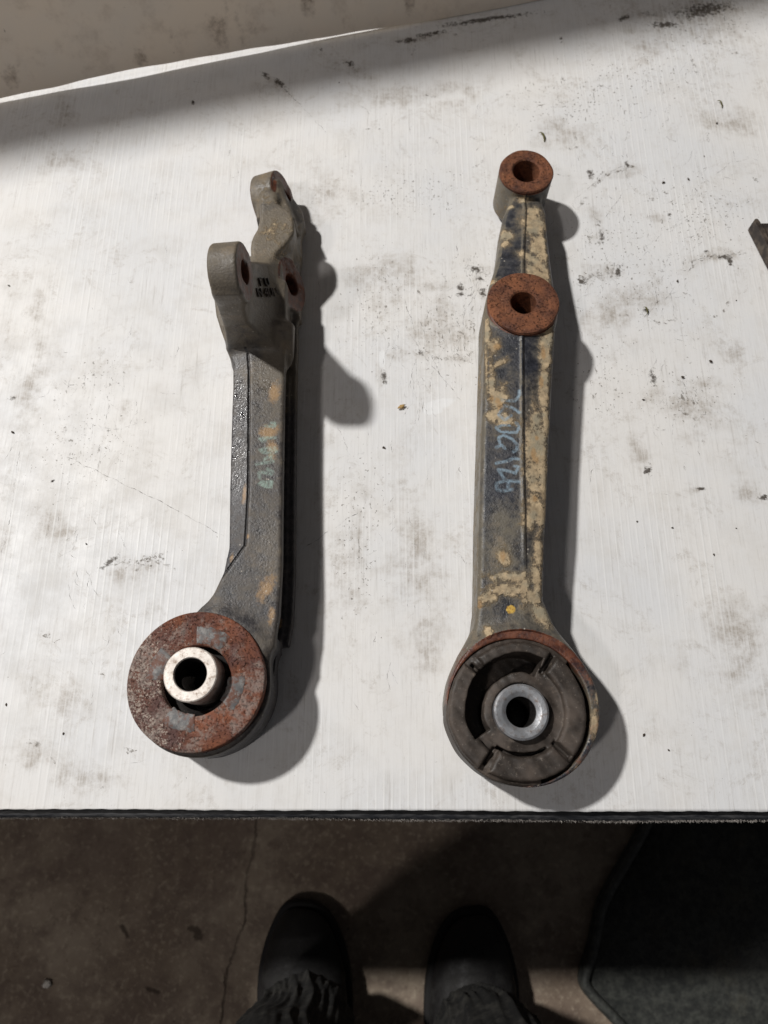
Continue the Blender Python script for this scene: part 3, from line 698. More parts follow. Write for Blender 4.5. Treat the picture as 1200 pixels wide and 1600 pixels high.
# spur running down the far right flank
sp = extr(poly2(X[:, :, 0], Y[:, :, 0], [W2(440, 400, .012), W2(440, 300, .012), W2(452, 300, .012), W2(470, 345, .012), W2(467, 400, .012)])[:, :, None], boxz(Z, .003, .016), .003)
d = smin(d, sp, .004)
# bolt holes
for c_, a_, r_ in ((L1, tilt1, .0068), (L3, ax3, .0075), (L2, (math.cos(R(20)), 0, math.sin(R(20))), .0082)):
    d = smax(d, -disc(G, c_, a_, r_, .016, .0005), .0008)
me = G.mesh('forged_body', d); P_ = verts(me)
# ---- surface fields
n_ = np.empty(len(P_) * 3, np.float32); me.vertices.foreach_get('normal', n_); n_ = n_.reshape(-1, 3)
far = np.clip((P_[:, 1] - .215) / .03, 0, 1)
flk = (P_[:, 0] < np.interp(P_[:, 1], cy, cx)) & (P_[:, 1] > cy[0]) & (P_[:, 1] < .25)
attr(me, 'dust', .15 - .22 * flk + far * np.where(P_[:, 2] > .041, .95, .45) - .35 * (P_[:, 2] < .03) * (1 - far) + blobs(P_, [(420, 620, 40, 120), (420, 850, 30, 70)], .036).clip(0, 1) * .35)
mudf = blobs(P_, [(352, 430, 26, 60), (430, 370, 40, 50), (418, 290, 22, 40)], .04) * .45 - .35
attr(me, 'mud', mudf)
attr(me, 'ochre', np.where(n_[:, 2] > .5, blobs(P_, [(428, 612, 15, 22), (418, 675, 24, 18), (425, 700, 14, 26), (415, 920, 18, 34, 15), (424, 960, 10, 20), (362, 870, 6, 14), (386, 838, 5, 6), (382, 770, 6, 30)], .036), -2) * 1.25 - .10)
rustf = np.full(len(P_), -1.0)
for c_, a_, r_, h_ in ((L1, tilt1, .0158, .0085), (L3, ax3, .0185, .0065), (L2, (math.cos(R(20)), 0, math.sin(R(20))), .0195, .0095)):
    a_ = np.array(a_); D = P_ - np.array(c_); hh = D @ a_; q = np.sqrt(np.maximum((D ** 2).sum(1) - hh ** 2, 0))
    rustf = np.maximum(rustf, np.where((np.abs(hh) < h_ + .0012) & ((np.abs(n_ @ a_) > .55) | (q < .0098)), np.clip((r_ - q) / .002, -1, 1), -1))
attr(me, 'rust', rustf)
attr(me, 'wet', np.where(P_[:, 0] < np.interp(P_[:, 1], cy, cx) + .001, blobs(P_, [(372, 640, 26, 85), (372, 720, 24, 60)], .034), blobs(P_, [(415, 600, 22, 18)], .036)).clip(0, 1))
cv = np.interp(P_[:, 1], cy, cx)
attr(me, 'seam', np.where((P_[:, 1] > cy[0]) & (P_[:, 1] < cy[-1]) & (P_[:, 2] > .028) & (P_[:, 2] < .0385), np.abs(P_[:, 0] - cv), .01))
CL = [[(415, 665.4), (425.5, 667), (430, 665.4), (429, 661), (424, 661)], [(406, 685.5), (418, 683.5), (430, 684)], [(408, 687), (411, 690), (415, 687)], [(406, 703), (418, 700), (429, 699.5), (432, 705), (425, 708), (411, 707), (406, 703)], [(410, 704), (428, 703)],
      [(401, 725), (415, 723), (427, 721)], [(413, 718), (418, 714.5), (424, 712.6)], [(424, 713), (424, 720)], [(406, 747), (404.5, 739), (407, 737.5), (415, 739), (424, 741.5), (426, 737), (417.6, 732.7)], [(404.5, 755.5), (410.6, 752)], [(405, 756), (410, 758), (415, 760.5), (424, 761)], [(424, 761), (424.6, 752), (414, 753.5)], [(412, 756), (421, 757)]]
attr(me, 'chalk', np.where(n_[:, 2] > .5, strokes(P_, CL, .036), 1.0))
attr(me, 'yellow', np.full(len(P_), -1.0))
body = child('forged_body', me, mat_left, arm, True)

# raised letters on the web of the fork
def lettering(txt, loc, rot, size, mat, par, name, ext=.0004):
    cu = bpy.data.curves.new(name, 'FONT'); cu.body = txt; cu.size = size; cu.extrude = ext; cu.space_line = .85
    cu.align_x = 'CENTER'; ob = bpy.data.objects.new(name, cu); SC.collection.objects.link(ob)
    me = bpy.data.meshes.new_from_object(ob.evaluated_get(bpy.context.evaluated_depsgraph_get())); bpy.data.objects.remove(ob)
    o = link(name, me, mat, smooth=False)
    o.location = loc; o.rotation_euler = rot
    o.parent = par; o.matrix_parent_inverse = __import__('mathutils').Matrix.LocRotScale(par.location, par.rotation_euler, None).inverted()
    return o
from mathutils import Vector, Matrix
from mathutils.bvhtree import BVHTree
bvh = BVHTree.FromPolygons([tuple(p) for p in P_.tolist()], [tuple(p.vertices) for p in body.data.polygons])
hits = []
for qx, qy in ((414, 450), (404, 450), (424, 450), (414, 436), (414, 466)):
    org = Vector((0, 0, CAM_H)); dr = (Vector(at(qx, qy, 0)) - org).normalized()
    hits.append(bvh.ray_cast(org, dr)[0])
ex = (hits[2] - hits[1]).normalized(); ez = ex.cross(hits[3] - hits[4]).normalized(); ey = ez.cross(ex)
rot = Matrix((ex, ey, ez)).transposed().to_euler()
lo_ = hits[0] + ez * .0006
lettering("F U\nN 4UH", tuple(lo_ + ey * .001), tuple(rot), .0078, mat_rubber, arm, 'cast_lettering', .0007)

# rusty ring plate of the left bush
def polar_plate(name, r0, r1, ztop, th, n=200, rings=18, bev=.0012):
    prof = [(r0 + .0002, ztop - th), (r0, ztop - bev)]
    for k in range(5): a = k / 4 * math.pi / 2; prof.append((r0 + bev * (1 - math.cos(a)), ztop - bev + bev * math.sin(a)))
    for k in range(1, rings): prof.append((r0 + bev + (r1 - r0 - 2 * bev) * k / rings, ztop + .00012 * math.sin(k * 1.7)))
    for k in range(5): a = k / 4 * math.pi / 2; prof.append((r1 - bev + bev * math.sin(a), ztop - bev + bev * math.cos(a)))
    prof.append((r1, ztop - th))
    return lathe(name, prof, n, .002)
bush = link('bush_ring', polar_plate('bush_ring', .0190, .0378, .0050, .007), mat_rust_ring, arm)
bush.location = (EC[0] - arm.location.x, EC[1] - arm.location.y, .0352)
bush['label'] = 'red rusty steel ring with grey worn pads'
bush.rotation_euler = (R(-.6), R(-1.2), 0)
def arc_pad(name, rr0, rr1, a0, a1, z, th, n=16):
    poly = [(rr1 * math.cos(a0 + (a1 - a0) * i / n), rr1 * math.sin(a0 + (a1 - a0) * i / n)) for i in range(n + 1)]
    poly += [(rr0 * math.cos(a1 - (a1 - a0) * i / n), rr0 * math.sin(a1 - (a1 - a0) * i / n)) for i in range(n + 1)]
    rr = random.Random(int(a0 * 1000)); poly = smooth_poly([(x * (1 + rr.uniform(-.022, .022)), y * (1 + rr.uniform(-.022, .022))) for x, y in poly], 1)
    return prism(name, poly, z - th, z, .0004, 1)
for px, py, da in ((331, 995, 26), (248, 1040, 26), (281, 1127, 27), (366, 1080, 27)):
    q = at(px, py, .0405); a = math.atan2(q[1] - EC[1], q[0] - EC[0]); r = math.hypot(q[0] - EC[0], q[1] - EC[1])
    o = link('worn_pad', arc_pad('worn_pad', r - .0047, r + .0047, a - R(da) * .78, a + R(da) * .78, .00515, .002), mat_pad, bush)
SLC = at(296, 1053, .052)
sl = link('inner_sleeve', lathe('inner_sleeve', [(.0088, -.045), (.0088, -.0006), (.0092, 0), (.0115, .00005), (.0138, 0), (.0144, -.0006), (.0146, -.045)], 96, .003), mat_sleeve_bright, arm)
sl.location = (SLC[0] - arm.location.x, SLC[1] - arm.location.y, .0505); sl.rotation_euler = (R(1), R(-1.0), 0)
def bore(par, r, z0, z1, loc):
    o = link('bore_lining', lathe('bore_lining', [(r, z1), (r - .0004, z1 - .0004), (r - .0005, z0 + .002), (.0004, z0 + .002), (.0004, z0), (r, z0)], 64), mat_bore, par); o.location = loc; return o  # near-black liner and floor added to keep the hole black
bore(arm, .0089, -.044, -.0018, sl.location)
rb = link('bush_rubber', lathe('bush_rubber', [(.0140, -.030), (.0140, 0), (.020, -.004), (.0316, -.006), (.0316, -.030)], 96), mat_rubber_dark, arm)
rb.location = (EX - arm.location.x, EY - arm.location.y, .032)

# ------------------------------------------------------------ RIGHT ARM
arm2 = empty('suspension_arm', 'straight muddy suspension arm with two rusty bolt bosses, lying flat at right', 'suspension arm', (.08, .21, 0), 'used suspension arms on the sheet')
G = Grid((.022, -.022, -.002), (.138, .428, .056), .00062)
X, Y, Z = G.X, G.Y, G.Z
lf = [(806, 285), (788, 330), (783, 370), (776, 410), (764, 448), (757, 500), (756, 545), (754, 620), (751, 720), (749, 800), (748, 880), (747, 945), (743, 975), (728, 1015), (720, 1060)]
rt = [(905, 1060), (893, 1015), (868, 972), (851, 935), (851, 860), (855, 760), (858, 680), (862, 600), (866, 530), (869, 480), (863, 420), (859, 360), (857, 320), (845, 285)]
zt = .038
outl = [W2(x, y, zt) for x, y in lf + rt]
Yc = [W2(800, y, zt)[1] for y in (1060, 960, 800, 520, 440, 360, 300)]
topz = np.interp(Y, Yc, [.033, .036, .041, .044, .041, .0345, .032])
d2 = poly2(X[:, :, 0], Y[:, :, 0], outl)[:, :, None]
mid = np.interp(Y, [W2(x, y, zt)[1] for x, y in [(822, 960), (818, 850), (814, 700), (813, 520), (817, 400), (822, 320)]], [W2(x, y, zt)[0] for x, y in [(822, 960), (818, 850), (814, 700), (813, 520), (817, 400), (822, 320)]])
fade = np.clip((Y - W2(818, 900, zt)[1]) / .03, 0, 1)
roof = np.abs(X - mid)
top_s = topz - np.maximum(roof - .001, 0) * .10 + .0009 * np.exp(-(roof / .0010) ** 2) * fade - .00035 * np.exp(-((X - mid - .0014) / .0007) ** 2) * fade
body_d = extr(d2, np.maximum(Z - top_s, .003 - Z), .0035)
# waist: flanks drawn in under the top flange
fl_ = extr(d2 + .0035, boxz(Z, .012, .026), .002)
MB = at(818.5, 471.5, .0475); FB = at(822.5, 267, .0385)
eye = disc(G, (at(818, 1106, .036)[0], at(818, 1103, .036)[1], .0185), (0, 0, 1), .0415, .0175, .002)
EYC = (at(818, 1106, .036)[0], at(818, 1103, .036)[1])
d = smin(body_d, eye, .010)
d = smin(d, disc(G, (MB[0], MB[1], .0225), (0, 0, 1), .0228, .0215, .0015), .004)
d = smin(d, disc(G, (FB[0], FB[1], .0205), (0, 0, 1), .0189, .0160, .0012), .003)
d = smax(d, -disc(G, (MB[0], MB[1], .0225), (0, 0, 1), .0165, .05, .0005), .0005)
d = smax(d, -disc(G, (FB[0], FB[1], .0225), (0, 0, 1), .0150, .05, .0005), .0005)
# stepped face at the eye, and the bore
d = smax(d, -disc(G, (EYC[0], EYC[1], .0415), (0, 0, 1), .0412, .0058, .0004), .0005)
d = smin(d, disc(G, (EYC[0], EYC[1], .0190), (0, 0, 1), .0412, .0172, .001), .0008)
BC = at(812.5, 1109, .038)
d = smax(d, -disc(G, (BC[0], BC[1], .03), (0, 0, 1), .0388, .05, .0004), .0006)
me = G.mesh('forged_body', d); P_ = verts(me)
n_ = np.empty(len(P_) * 3, np.float32); me.vertices.foreach_get('normal', n_); n_ = n_.reshape(-1, 3)
ze = .04
mud = [(849, 760, 8, 90), (843, 700, 16, 70), (851, 600, 7, 70), (842, 800, 12, 40), (838, 430, 18, 36), (850, 380, 8, 50), (826, 690, 8, 30), (790, 920, 40, 12), (840, 900, 8, 30), (768, 600, 8, 50), (852, 560, 9, 34), (848, 620, 9, 30), (853, 660, 8, 24), (838, 660, 16, 14), (835, 700, 20, 48), (836, 745, 20, 40), (834, 790, 18, 34), (828, 815, 12, 18), (843, 450, 14, 22), (852, 420, 8, 40), (838, 340, 22, 24), (845, 375, 14, 30), (830, 400, 24, 9, 25), (845, 410, 12, 16),
       (793, 358, 12, 10), (791, 373, 9, 7), (770, 438, 12, 6), (760, 520, 6, 30), (770, 545, 12, 14), (780, 570, 16, 6, -30), (778, 625, 18, 24), (772, 650, 14, 12), (785, 655, 22, 10, 20), (760, 580, 4, 60), (788, 868, 13, 17), (765, 930, 20, 12, -20), (835, 930, 18, 12, 20), (850, 960, 12, 22, -30),
       (820, 920, 8, 26), (820, 300, 14, 5), (800, 310, 6, 4), (843, 860, 9, 40), (852, 500, 8, 16), (835, 318, 16, 9), (857, 525, 7, 16), (765, 985, 8, 12), (800, 900, 40, 10)]
attr(me, 'mud', np.where((P_[:, 1] < .052), blobs(P_, [(928, 1130, 7, 30), (905, 1205, 9, 8), (935, 1090, 5, 12)], .036) * .8, np.where((n_[:, 2] > .3), blobs(P_, mud, ze) * 1.0, np.where(n_[:, 0] < -.3, -.12, -.5))))
och = [(776, 545, 10, 8), (777, 628, 7, 8), (781, 636, 9, 9), (768, 624, 6, 8), (833, 712, 6, 16), (838, 720, 6, 8), (787, 866, 7, 13), (838, 686, 5, 6), (836, 780, 7, 9), (768, 436, 8, 4), (848, 555, 5, 14), (845, 600, 5, 12), (752, 940, 5, 10), (795, 520, 3, 8)]
attr(me, 'ochre', np.where(n_[:, 2] > .3, blobs(P_, och, ze) * 1.3, -1.5))
attr(me, 'dust', np.clip((.10 - P_[:, 1]) / .05, 0, 1) * np.where(P_[:, 1] < .06, .1, .9) + blobs(P_, [(790, 860, 60, 80), (780, 810, 30, 40), (825, 330, 20, 40)], ze).clip(0, 1) * .8 + np.where(n_[:, 0] < -.4, .75, 0) + np.where(n_[:, 0] > .4, .2, 0))
rq = np.sqrt((P_[:, 0] - EYC[0]) ** 2 + (P_[:, 1] - EYC[1]) ** 2)
ang_ = np.degrees(np.arctan2(P_[:, 1] - EYC[1], P_[:, 0] - EYC[0]))
rust = np.where((rq < .0418) & (P_[:, 2] > .030), np.interp(ang_, [-180, -60, 0, 25, 60, 150, 180], [.1, .08, .0, .08, .7, .8, .3]), -1.0)
rust = np.where((rq < .0445) & (P_[:, 2] > .016) & (n_[:, 2] < .5) & (rust < 0), np.where(P_[:, 0] < EYC[0], .15, -.2), rust)
rust = np.maximum(rust, np.where(np.hypot(P_[:, 0] - MB[0], P_[:, 1] - MB[1]) < .0235, (P_[:, 2] - .0415) / .002, -1))
rust = np.maximum(rust, np.where(np.hypot(P_[:, 0] - FB[0], P_[:, 1] - FB[1]) < .0195, (P_[:, 2] - .0355) / .0010, -1))
attr(me, 'rust', np.clip(rust, -1, 1))
mm = np.interp(P_[:, 1], [W2(x, y, zt)[1] for x, y in [(822, 960), (818, 850), (814, 700), (813, 520), (817, 400), (822, 320)]], [W2(x, y, zt)[0] for x, y in [(822, 960), (818, 850), (814, 700), (813, 520), (817, 400), (822, 320)]])
attr(me, 'seam', np.where((P_[:, 2] > .03) & (P_[:, 1] > W2(818, 890, zt)[1]), np.abs(P_[:, 0] - mm - .0014) + .0005, .01))
CR = [[(811, 612.5), (810, 621), (804, 627.5), (786, 625.6)], [(788, 634), (800, 637.5), (811, 646)], [(786, 636), (779, 648), (789, 656), (798, 650)], [(775, 667.5), (784, 664), (796, 665)], [(777.5, 670), (782.5, 674), (797.5, 676), (807.5, 676), (810.6, 667.5), (806, 661)], [(776, 698), (784, 695), (789, 700)],
      [(783, 695), (780, 687.5), (779, 682.5), (787.5, 680), (800, 686), (808, 695), (807.5, 702.5), (802.5, 706)], [(775, 722.5), (792.5, 720), (802.5, 716), (810, 717.5)], [(787.5, 746), (779, 732.5), (790, 734), (806, 739), (810, 729), (804, 728)], [(811, 752.5), (790, 750), (776, 754), (777.5, 764), (789, 766), (800, 764)], [(795, 752), (794, 760)]]
attr(me, 'chalk', np.where(n_[:, 2] > .5, strokes(P_, CR, .0415), 1.0))
attr(me, 'yellow', np.where(n_[:, 2] > .4, blobs(P_, [(799, 951, 8.5, 8.5)], .037), -1))
attr(me, 'wet', np.zeros(len(P_)))
child('forged_body', me, mat_right, arm2, True)
# pressed-in rusty bolt sleeves of the two bosses
def bolt_sleeve(c, r_in, r_out, ztop, zbot, lab):
    prof = [(r_in, zbot), (r_in, ztop - .0008), (r_in + .0009, ztop)]
    prof += [(r_in + .0009 + (r_out - r_in - .0022) * k / 8, ztop + .00015 * math.sin(k * 1.3)) for k in range(1, 9)]
    prof += [(r_out - .0007, ztop - .0003), (r_out, ztop - .0014), (r_out - .0006, ztop - .0020), (r_out - .0045, ztop - .0026), (r_out - .0045, zbot)]
    o = link('bolt_sleeve', lathe('bolt_sleeve', prof, 96, .010), mat_rust, arm2)
    o.location = (c[0] - arm2.location.x, c[1] - arm2.location.y, 0); o['label'] = lab; return o
bolt_sleeve(MB, .0082, .0232, .0472, .003, 'wide orange rusty boss in the middle of the arm')
bolt_sleeve(FB, .0094, .0190, .0388, .004, 'orange rusty boss at the far end of the arm')
# rubber bush, with voids
BZ = .0385
G = Grid((-.0415, -.0415, -.030), (.0415, .0415, .0035), .0005)
X, Y, Z = G.X, G.Y, G.Z
q = np.sqrt(X * X + Y * Y); an = np.degrees(np.arctan2(Y, X)) % 360
q = q + .00035 * np.sin(np.radians(an) * 3 + 1) + .0001 * np.sin(np.radians(an) * 7)
def arcs(a0, a1, soft):
    c = (a0 + a1) / 2; hw = (a1 - a0) / 2
    dd = np.abs((an - c + 180) % 360 - 180) - hw
    return dd * math.pi / 180 * q
ztop = -.0045 + .0030 * np.exp(-((q - .0335) / .0042) ** 2) + .0012 * np.exp(-((q - .024) / .006) ** 2)
rub = extr(np.maximum(q - .0392, .0150 - q), np.maximum(Z - ztop, -.028 - Z), .001)
raised = lambda a0, a1, r0, r1, h: extr(np.maximum(arcs(a0, a1, 0), np.abs(q - (r0 + r1) / 2) - (r1 - r0) / 2), boxz(Z, -.02, h + .0006), .0022)
for a0, a1, r0, r1, h in ((58, 128, .0250, .0360, .0005), (140, 232, .0270, .0385, .0010), (240, 312, .0245, .0370, .0000), (-42, 52, .0245, .0360, .0002)):
    rub = smin(rub, raised(a0, a1, r0, r1, h), .0012)
core = extr(q - .0190, boxz(Z, -.028, -.0030), .003)
rub = smin(rub, np.maximum(core, .0150 - q), .004)
void = extr(np.maximum(arcs(62, 212, 0), np.abs(q - .0250 + .0008 * np.cos(np.radians(an - 200))) - .0052), boxz(Z, -.022, .02), .0012)
void2 = extr(np.maximum(arcs(-75, 42, 0), np.abs(q - .0378) - .0011), boxz(Z, -.012, .02), .0006)
void3 = extr(np.maximum(arcs(235, 305, 0), np.abs(q - .0232) - .0009), boxz(Z, -.010, .02), .0006)
rub = smax(rub, -void, .0008); rub = smax(rub, -void2, .0008); rub = smax(rub, -void3, .0008)
for a in (56, 136, 234, -44):
    u = X * math.cos(R(a)) + Y * math.sin(R(a)); w = -X * math.sin(R(a)) + Y * math.cos(R(a))
    rub = smax(rub, -extr(np.maximum(np.abs(u - .0295) - .0055, np.abs(w) - .0010), boxz(Z, -.006, .02), .0008), .0016)
rub = rub + .00018 * np.sin(X * 310 + 1) * np.sin(Y * 270) + .0001 * np.sin(X * 900 + Y * 700)
me = G.mesh('bush_rubber', rub)
rbo = link('bush_rubber', me, mat_rubber, arm2); rbo.location = (BC[0] - arm2.location.x, BC[1] - arm2.location.y, BZ)
rbo['label'] = 'dusty black rubber bush with curved voids'
SC2 = at(815.5, 1112, .042)
s2 = link('inner_sleeve', lathe('inner_sleeve', [(.0082, -.038), (.0082, -.0020), (.0104, -.0002), (.0110, .0), (.0136, 0), (.0147, -.0008), (.0150, -.038)], 96, .002), mat_sleeve_dull, arm2)
s2.location = (SC2[0] - arm2.location.x, SC2[1] - arm2.location.y, .0415)
bore(arm2, .0083, -.037, -.0026, s2.location)

# ------------------------------------------------------------ bracket entering at the right edge
m = M('dark_brown_steel', .6, .4, .2); n = m.noise(150, 5, .6)
mat_brk = m.out(m.mix(m.rng(n, .4, .7), (0.035, 0.028, 0.025), (0.12, 0.095, 0.075)), .6, m.bump(n, .5, .0006))
brk = empty('steel_bracket', 'dark steel channel bracket poking in at the right border of the white sheet', 'bracket', (*at(1185, 345, 0)[:2], 0))
def wpoly(pts, z): return [W2(x, y, z) for x, y in pts]
child('bracket_flange', prism('bracket_flange', smooth_poly(wpoly([(1177, 344), (1182, 341), (1188, 347), (1190, 356), (1300, 545), (1290, 552)], .012), 1), .001, .013, .001), mat_brk, brk)
child('bracket_plate', prism('bracket_plate', wpoly([(1187, 349), (1330, 348), (1360, 560), (1296, 545)], .006), .0012, .007, .001), mat_brk, brk)

# ------------------------------------------------------------ small litter on the sheet
def simple(name, a, b, rough=.8, s=400):
    m = M(name, rough, .3); return m.out(m.mix(m.noise(s), a, b), rough)
mt_tan = simple('tan_chip', (0.35, 0.22, 0.08), (0.55, 0.38, 0.18)); mt_olive = simple('dry_leaf', (0.06, 0.06, 0.02), (0.16, 0.14, 0.05)); mt_dirt = simple('dark_grit', (0.03, 0.025, 0.02), (0.10, 0.07, 0.05))
chip('tan_chip', 627, 636, 0.0006, .0012, mt_tan, 'tiny tan chip lying between the two suspension arms', 'chip', .5, 3, 2.0, .5)
def curl(px, py, s, label, seed):
    rr = random.Random(seed); q = at(px, py, 0); v = []; f = []; n = 9
    for i in range(n):
        t = i / (n - 1); a = 1.9 * t - .3; w = s * .13 * math.sin(math.pi * min(.97, t + .06))
        x, y = s * .5 * math.cos(a) - s * .4, s * .9 * math.sin(a) - s * .4
        z = .0012 + .0012 * math.sin(3 * t)
        nx, ny = math.cos(a), math.sin(a)
        v += [(x - nx * w, y - ny * w, z), (x, y, z + w * .6 + .0002), (x + nx * w, y + ny * w, z), (x, y, z - .0003)]
    for i in range(n - 1):
        for k in range(4):
            l = (k + 1) % 4; f.append((i * 4 + k, i * 4 + l, i * 4 + 4 + l, i * 4 + 4 + k))
    o = link('leaf_curl', pymesh('leaf_curl', v, f), mt_olive, loc=(q[0], q[1], -.0002)); return tag(o, label, 'leaf scrap', 'dry leaf scraps on the sheet')
curl(848, 215, .0075, 'curled dry leaf scrap just above the right arm\'s far boss', 1)
curl(1125, 164, .006, 'dry leaf scrap near the upper right border of the sheet', 2)
curl(1009, 486, .005, 'dark leaf scrap right of the right arm, level with its middle boss', 3)
grits = [(877, 60), (1100, 245), (1036, 286), (1075, 281), (82, 752), (302, 160), (1005, 625), (20, 676), (965, 313), (530, 130), (1110, 565), (1058, 440), (1066, 590), (550, 765), (545, 790), (600, 700), (1050, 825), (1115, 867), (995, 815), (135, 850), (1150, 470)]
rr = random.Random(5); grits += [(rr.uniform(480, 1190), rr.uniform(60, 1240)) for _ in range(8)] + [(rr.uniform(10, 330), rr.uniform(230, 1230)) for _ in range(6)]
g0 = None
keep = [p for p in grits if not (690 < p[0] < 985 and 225 < p[1] < 1262) and not (190 < p[0] < 600 and 250 < p[1] < 1215)]
for i, (px, py) in enumerate(keep):
    if g0 is None or i % 6 == 0:
        g0 = chip('grit', px, py, -.0001, .0007, mt_dirt, 'dark grit crumb scattered on the white plastic sheet', 'grit', .6, i, 1.5, i)
        g0['group'] = 'grit crumbs on the sheet'; o = g0
    else:
        o = g0.copy(); SC.collection.objects.link(o); q = at(px, py, 0); o.location = (q[0], q[1], .0003); o.rotation_euler = (0, 0, i * 1.7)
    s = rr.uniform(.45, 1.1); o.scale = (s, s, s)

# ------------------------------------------------------------ unseen box added at the bench's left end to shade the floor
m = M('brown_cardboard', .8, .3); mat_card = m.out(m.mix(m.noise(60), (0.30, 0.20, 0.11), (0.38, 0.26, 0.15)), .8)
box = empty('shade_box', 'unseen brown box added on the left end of the workbench to shade the floor', 'box', (-.78, .10, .001))
child('box_body', rbox('box_body', -1.0, -.56, EDGE + .006, .21, .001, .302, .002), mat_card, box)
child('box_flap', rbox('box_flap', -.999, -.782, EDGE + .007, .209, .3025, .3055, .001), mat_card, box)
child('box_flap', rbox('box_flap', -.778, -.561, EDGE + .007, .209, .3025, .3055, .001), mat_card, box)

# ------------------------------------------------------------ rubber mat on the floor at right
m = M('black_rubber_mat', .6, .45); n1 = m.noise(14, 5, .65); n2 = m.noise(120, 5, .7); n3 = m.noise(4, 3)
c = m.mix(m.rng(n2, .35, .7), (0.035, 0.037, 0.035), (0.085, 0.088, 0.078))
c = m.mix(m.rng(n1, .5, .7, 0, .55), c, (0.13, 0.12, 0.085))
mat_mat = m.out(c, m.rng(n1, .3, .7, .5, .8), m.bump(m.ma('ADD', n2, n1), .6, .002))
mt = empty('rubber_mat', 'black rubber floor mat with a raised rounded rim at lower right', 'mat', (.35, -.22, FLOOR))
zr = FLOOR + .016
pts = [(1010, 1270), (1003, 1293), (948, 1385), (932, 1420), (922, 1480), (906, 1525), (908, 1545), (925, 1568), (962, 1605), (1010, 1660), (1700, 1720), (1700, 1200), (1080, 1180)]
pm = smooth_poly(wpoly(pts, zr), 2)
child('mat_base', prism('mat_base', pm, FLOOR + .0005, FLOOR + .010, .002), mat_mat, mt, True)
# raised rim follows the outline
v = []; f = []; cpt = np.mean(np.array(pm), 0); n = len(pm)
for i, p in enumerate(pm):
    a = np.array(pm[i - 1]); b = np.array(pm[(i + 1) % n]); t = (b - a) / np.linalg.norm(b - a); nn = np.array([-t[1], t[0]])
    if nn.dot(np.array(p) - cpt) > 0: nn = -nn
    for k in range(10):
        an_ = 2 * math.pi * k / 10; v.append((p[0] + nn[0] * (.006 + .0055 * math.cos(an_)), p[1] + nn[1] * (.006 + .0055 * math.cos(an_)), FLOOR + .011 + .0065 * math.sin(an_)))
for i in range(n):
    for k in range(10):
        l = (k + 1) % 10; j = (i + 1) % n; f.append((i * 10 + k, i * 10 + l, j * 10 + l, j * 10 + k))
me = pymesh('mat_rim', v, f); bm = bmesh.new(); bm.from_mesh(me); bmesh.ops.recalc_face_normals(bm, faces=bm.faces); bm.to_mesh(me); bm.free()
child('mat_rim', me, mat_mat, mt, True)

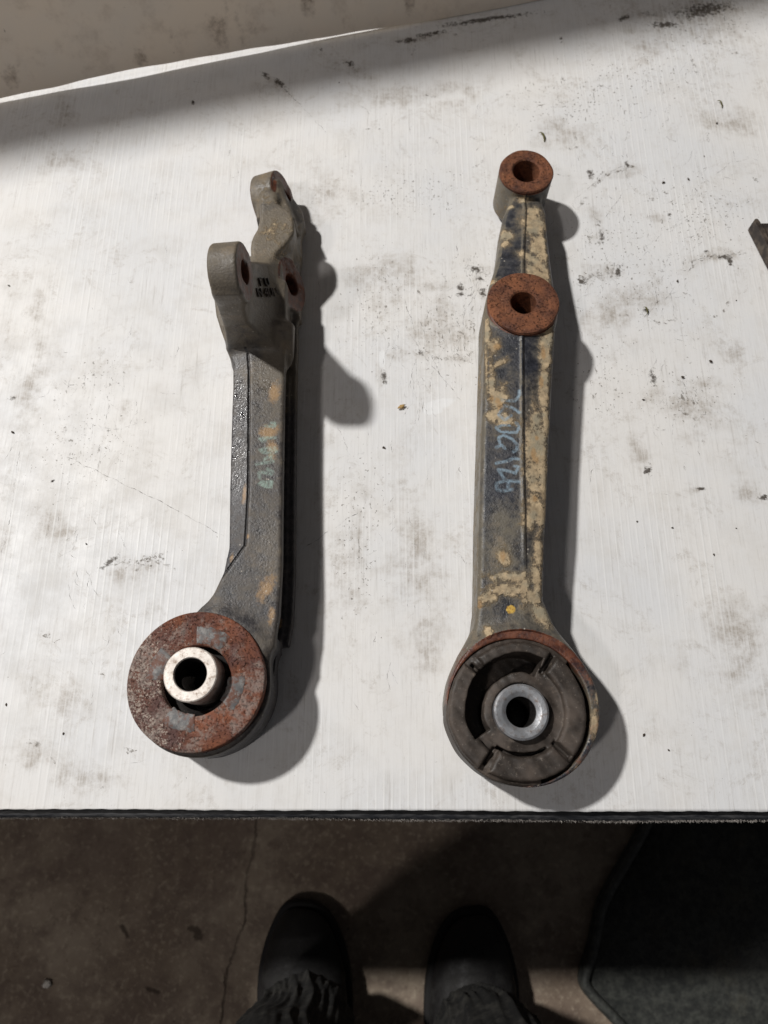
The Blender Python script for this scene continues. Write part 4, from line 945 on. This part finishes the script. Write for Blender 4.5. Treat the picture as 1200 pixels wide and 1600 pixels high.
# ------------------------------------------------------------ the person standing at the bench (boots and trouser legs)
m = M('black_leather', .5, .5); n = m.noise(90, 5, .65)
mat_boot = m.out(m.mix(m.rng(n, .4, .7), (0.007, 0.006, 0.006), (0.016, 0.015, 0.014)), m.rng(n, .3, .7, .6, .85), m.bump(m.voro(420), .3, .0006))
m = M('black_work_trousers', .75, .35); n = m.noise(60, 5, .65); n2 = m.noise(600, 3)
mat_trou = m.out(m.mix(m.rng(n, .4, .72), (0.014, 0.014, 0.014), (0.050, 0.048, 0.043)), .75, m.bump(n2, .4, .0008))
m = M('black_sole', .8, .3); mat_sole = m.out((0.015, 0.014, 0.014), .8)
man = empty('person', 'person in black boots and creased black trousers standing at the bench', 'person', (0, -.25, FLOOR))
def boot(xc, toe_y, rz, sgn):
    G = Grid((xc - .075, toe_y - .325, FLOOR + .0), (xc + .075, toe_y + .012, FLOOR + .15), .0022)
    X, Y, Z = G.X - xc, G.Y - toe_y, G.Z - FLOOR
    ca, sa = math.cos(R(rz)), math.sin(R(rz)); Xr = X * ca + (Y + .15) * sa; Yr = -X * sa + (Y + .15) * ca - .15
    out = smooth_poly([(-.012 * sgn, 0), (.026, -.008), (.046, -.05), (.051, -.10), (.042, -.17), (.036, -.25), (.030, -.30), (0, -.315), (-.030, -.30), (-.036, -.25), (-.042, -.17), (-.051, -.10), (-.046, -.05), (-.026, -.008)], 2)
    d2 = poly2(Xr[:, :, 0], Yr[:, :, 0], out)[:, :, None]
    ht = np.interp(Yr, [-.31, -.2, -.13, -.08, -.03, 0], [.11, .11, .088, .068, .058, .035])
    crown = ht - (Xr / .05) ** 2 * .026
    up = extr(d2 + .004, np.maximum(Z - crown, .022 - Z), .014)
    cap = np.abs(np.sqrt(Xr ** 2 + (Yr + .115) ** 2) - .062)
    up = up - .0012 * np.exp(-(cap / .002) ** 2)
    up = up + .0010 * np.sin((Yr + .3 * Xr) * 420) * np.exp(-((Yr + .14) / .03) ** 2)
    up_me = G.mesh('boot_upper', up)
    so_me = G.mesh('boot_sole', extr(d2 - .001, boxz(Z, .003, .026), .003))
    return up_me, so_me
def leg(xc, yc, seed):
    v = []; f = []; nz = 170; na = 220
    rr = random.Random(seed); ph = [rr.uniform(0, 6.28) for _ in range(8)]
    for i in range(nz + 1):
        t = i / nz; z = FLOOR + .078 + t * .46
        for k in range(na):
            a = 2 * math.pi * k / na
            w = math.exp(-t * 3) * min(1, max(0, t - .05) / .10)
            r = float(np.interp(t, [0, .025, .08, 1], [.030, .048, .054, .066]))
            r += w * (.0040 * math.sin(4 * a + ph[0] + 6 * t) + .0022 * math.sin(9 * a + ph[2] + 8 * t))
            r += .0030 * math.sin(2 * a + 16 * t + ph[3]) * (.3 + w) * min(1, t / .1)
            for fr, am, tw, q_ in ((13, .0040, 5, 1), (19, .0026, -7, 3), (9, .0048, 3, 5), (29, .0012, 9, 6)):
                sv = math.sin(fr * a + ph[q_] + tw * t + 1.2 * math.sin(3 * a + 7 * t + ph[2]) + .7 * math.sin(19 * t + 2 * a)); r += am * w * ((1 - abs(sv)) ** 1.6 - .35)
            v.append((xc + r * math.cos(a), yc + r * 1.12 * math.sin(a) + .02 * t, z))
    for i in range(nz):
        for k in range(na):
            l = (k + 1) % na; f.append((i * na + k, i * na + l, (i + 1) * na + l, (i + 1) * na + k))
    f.append(tuple(range(na))[::-1]); f.append(tuple(nz * na + k for k in range(na)))
    return pymesh('trouser_leg', v, f)
for xc, ty, rz, sg, sd in ((-.080, -.136, 4, 1, 11), (.090, -.143, -3, -1, 23)):
    u, s_ = boot(xc, ty, rz, sg)
    child('boot_upper', u, mat_boot, man, True); child('boot_sole', s_, mat_sole, man, True)
    child('trouser_leg', leg(xc + (.004 if sg > 0 else .004), ty - .112, sd), mat_trou, man, True)
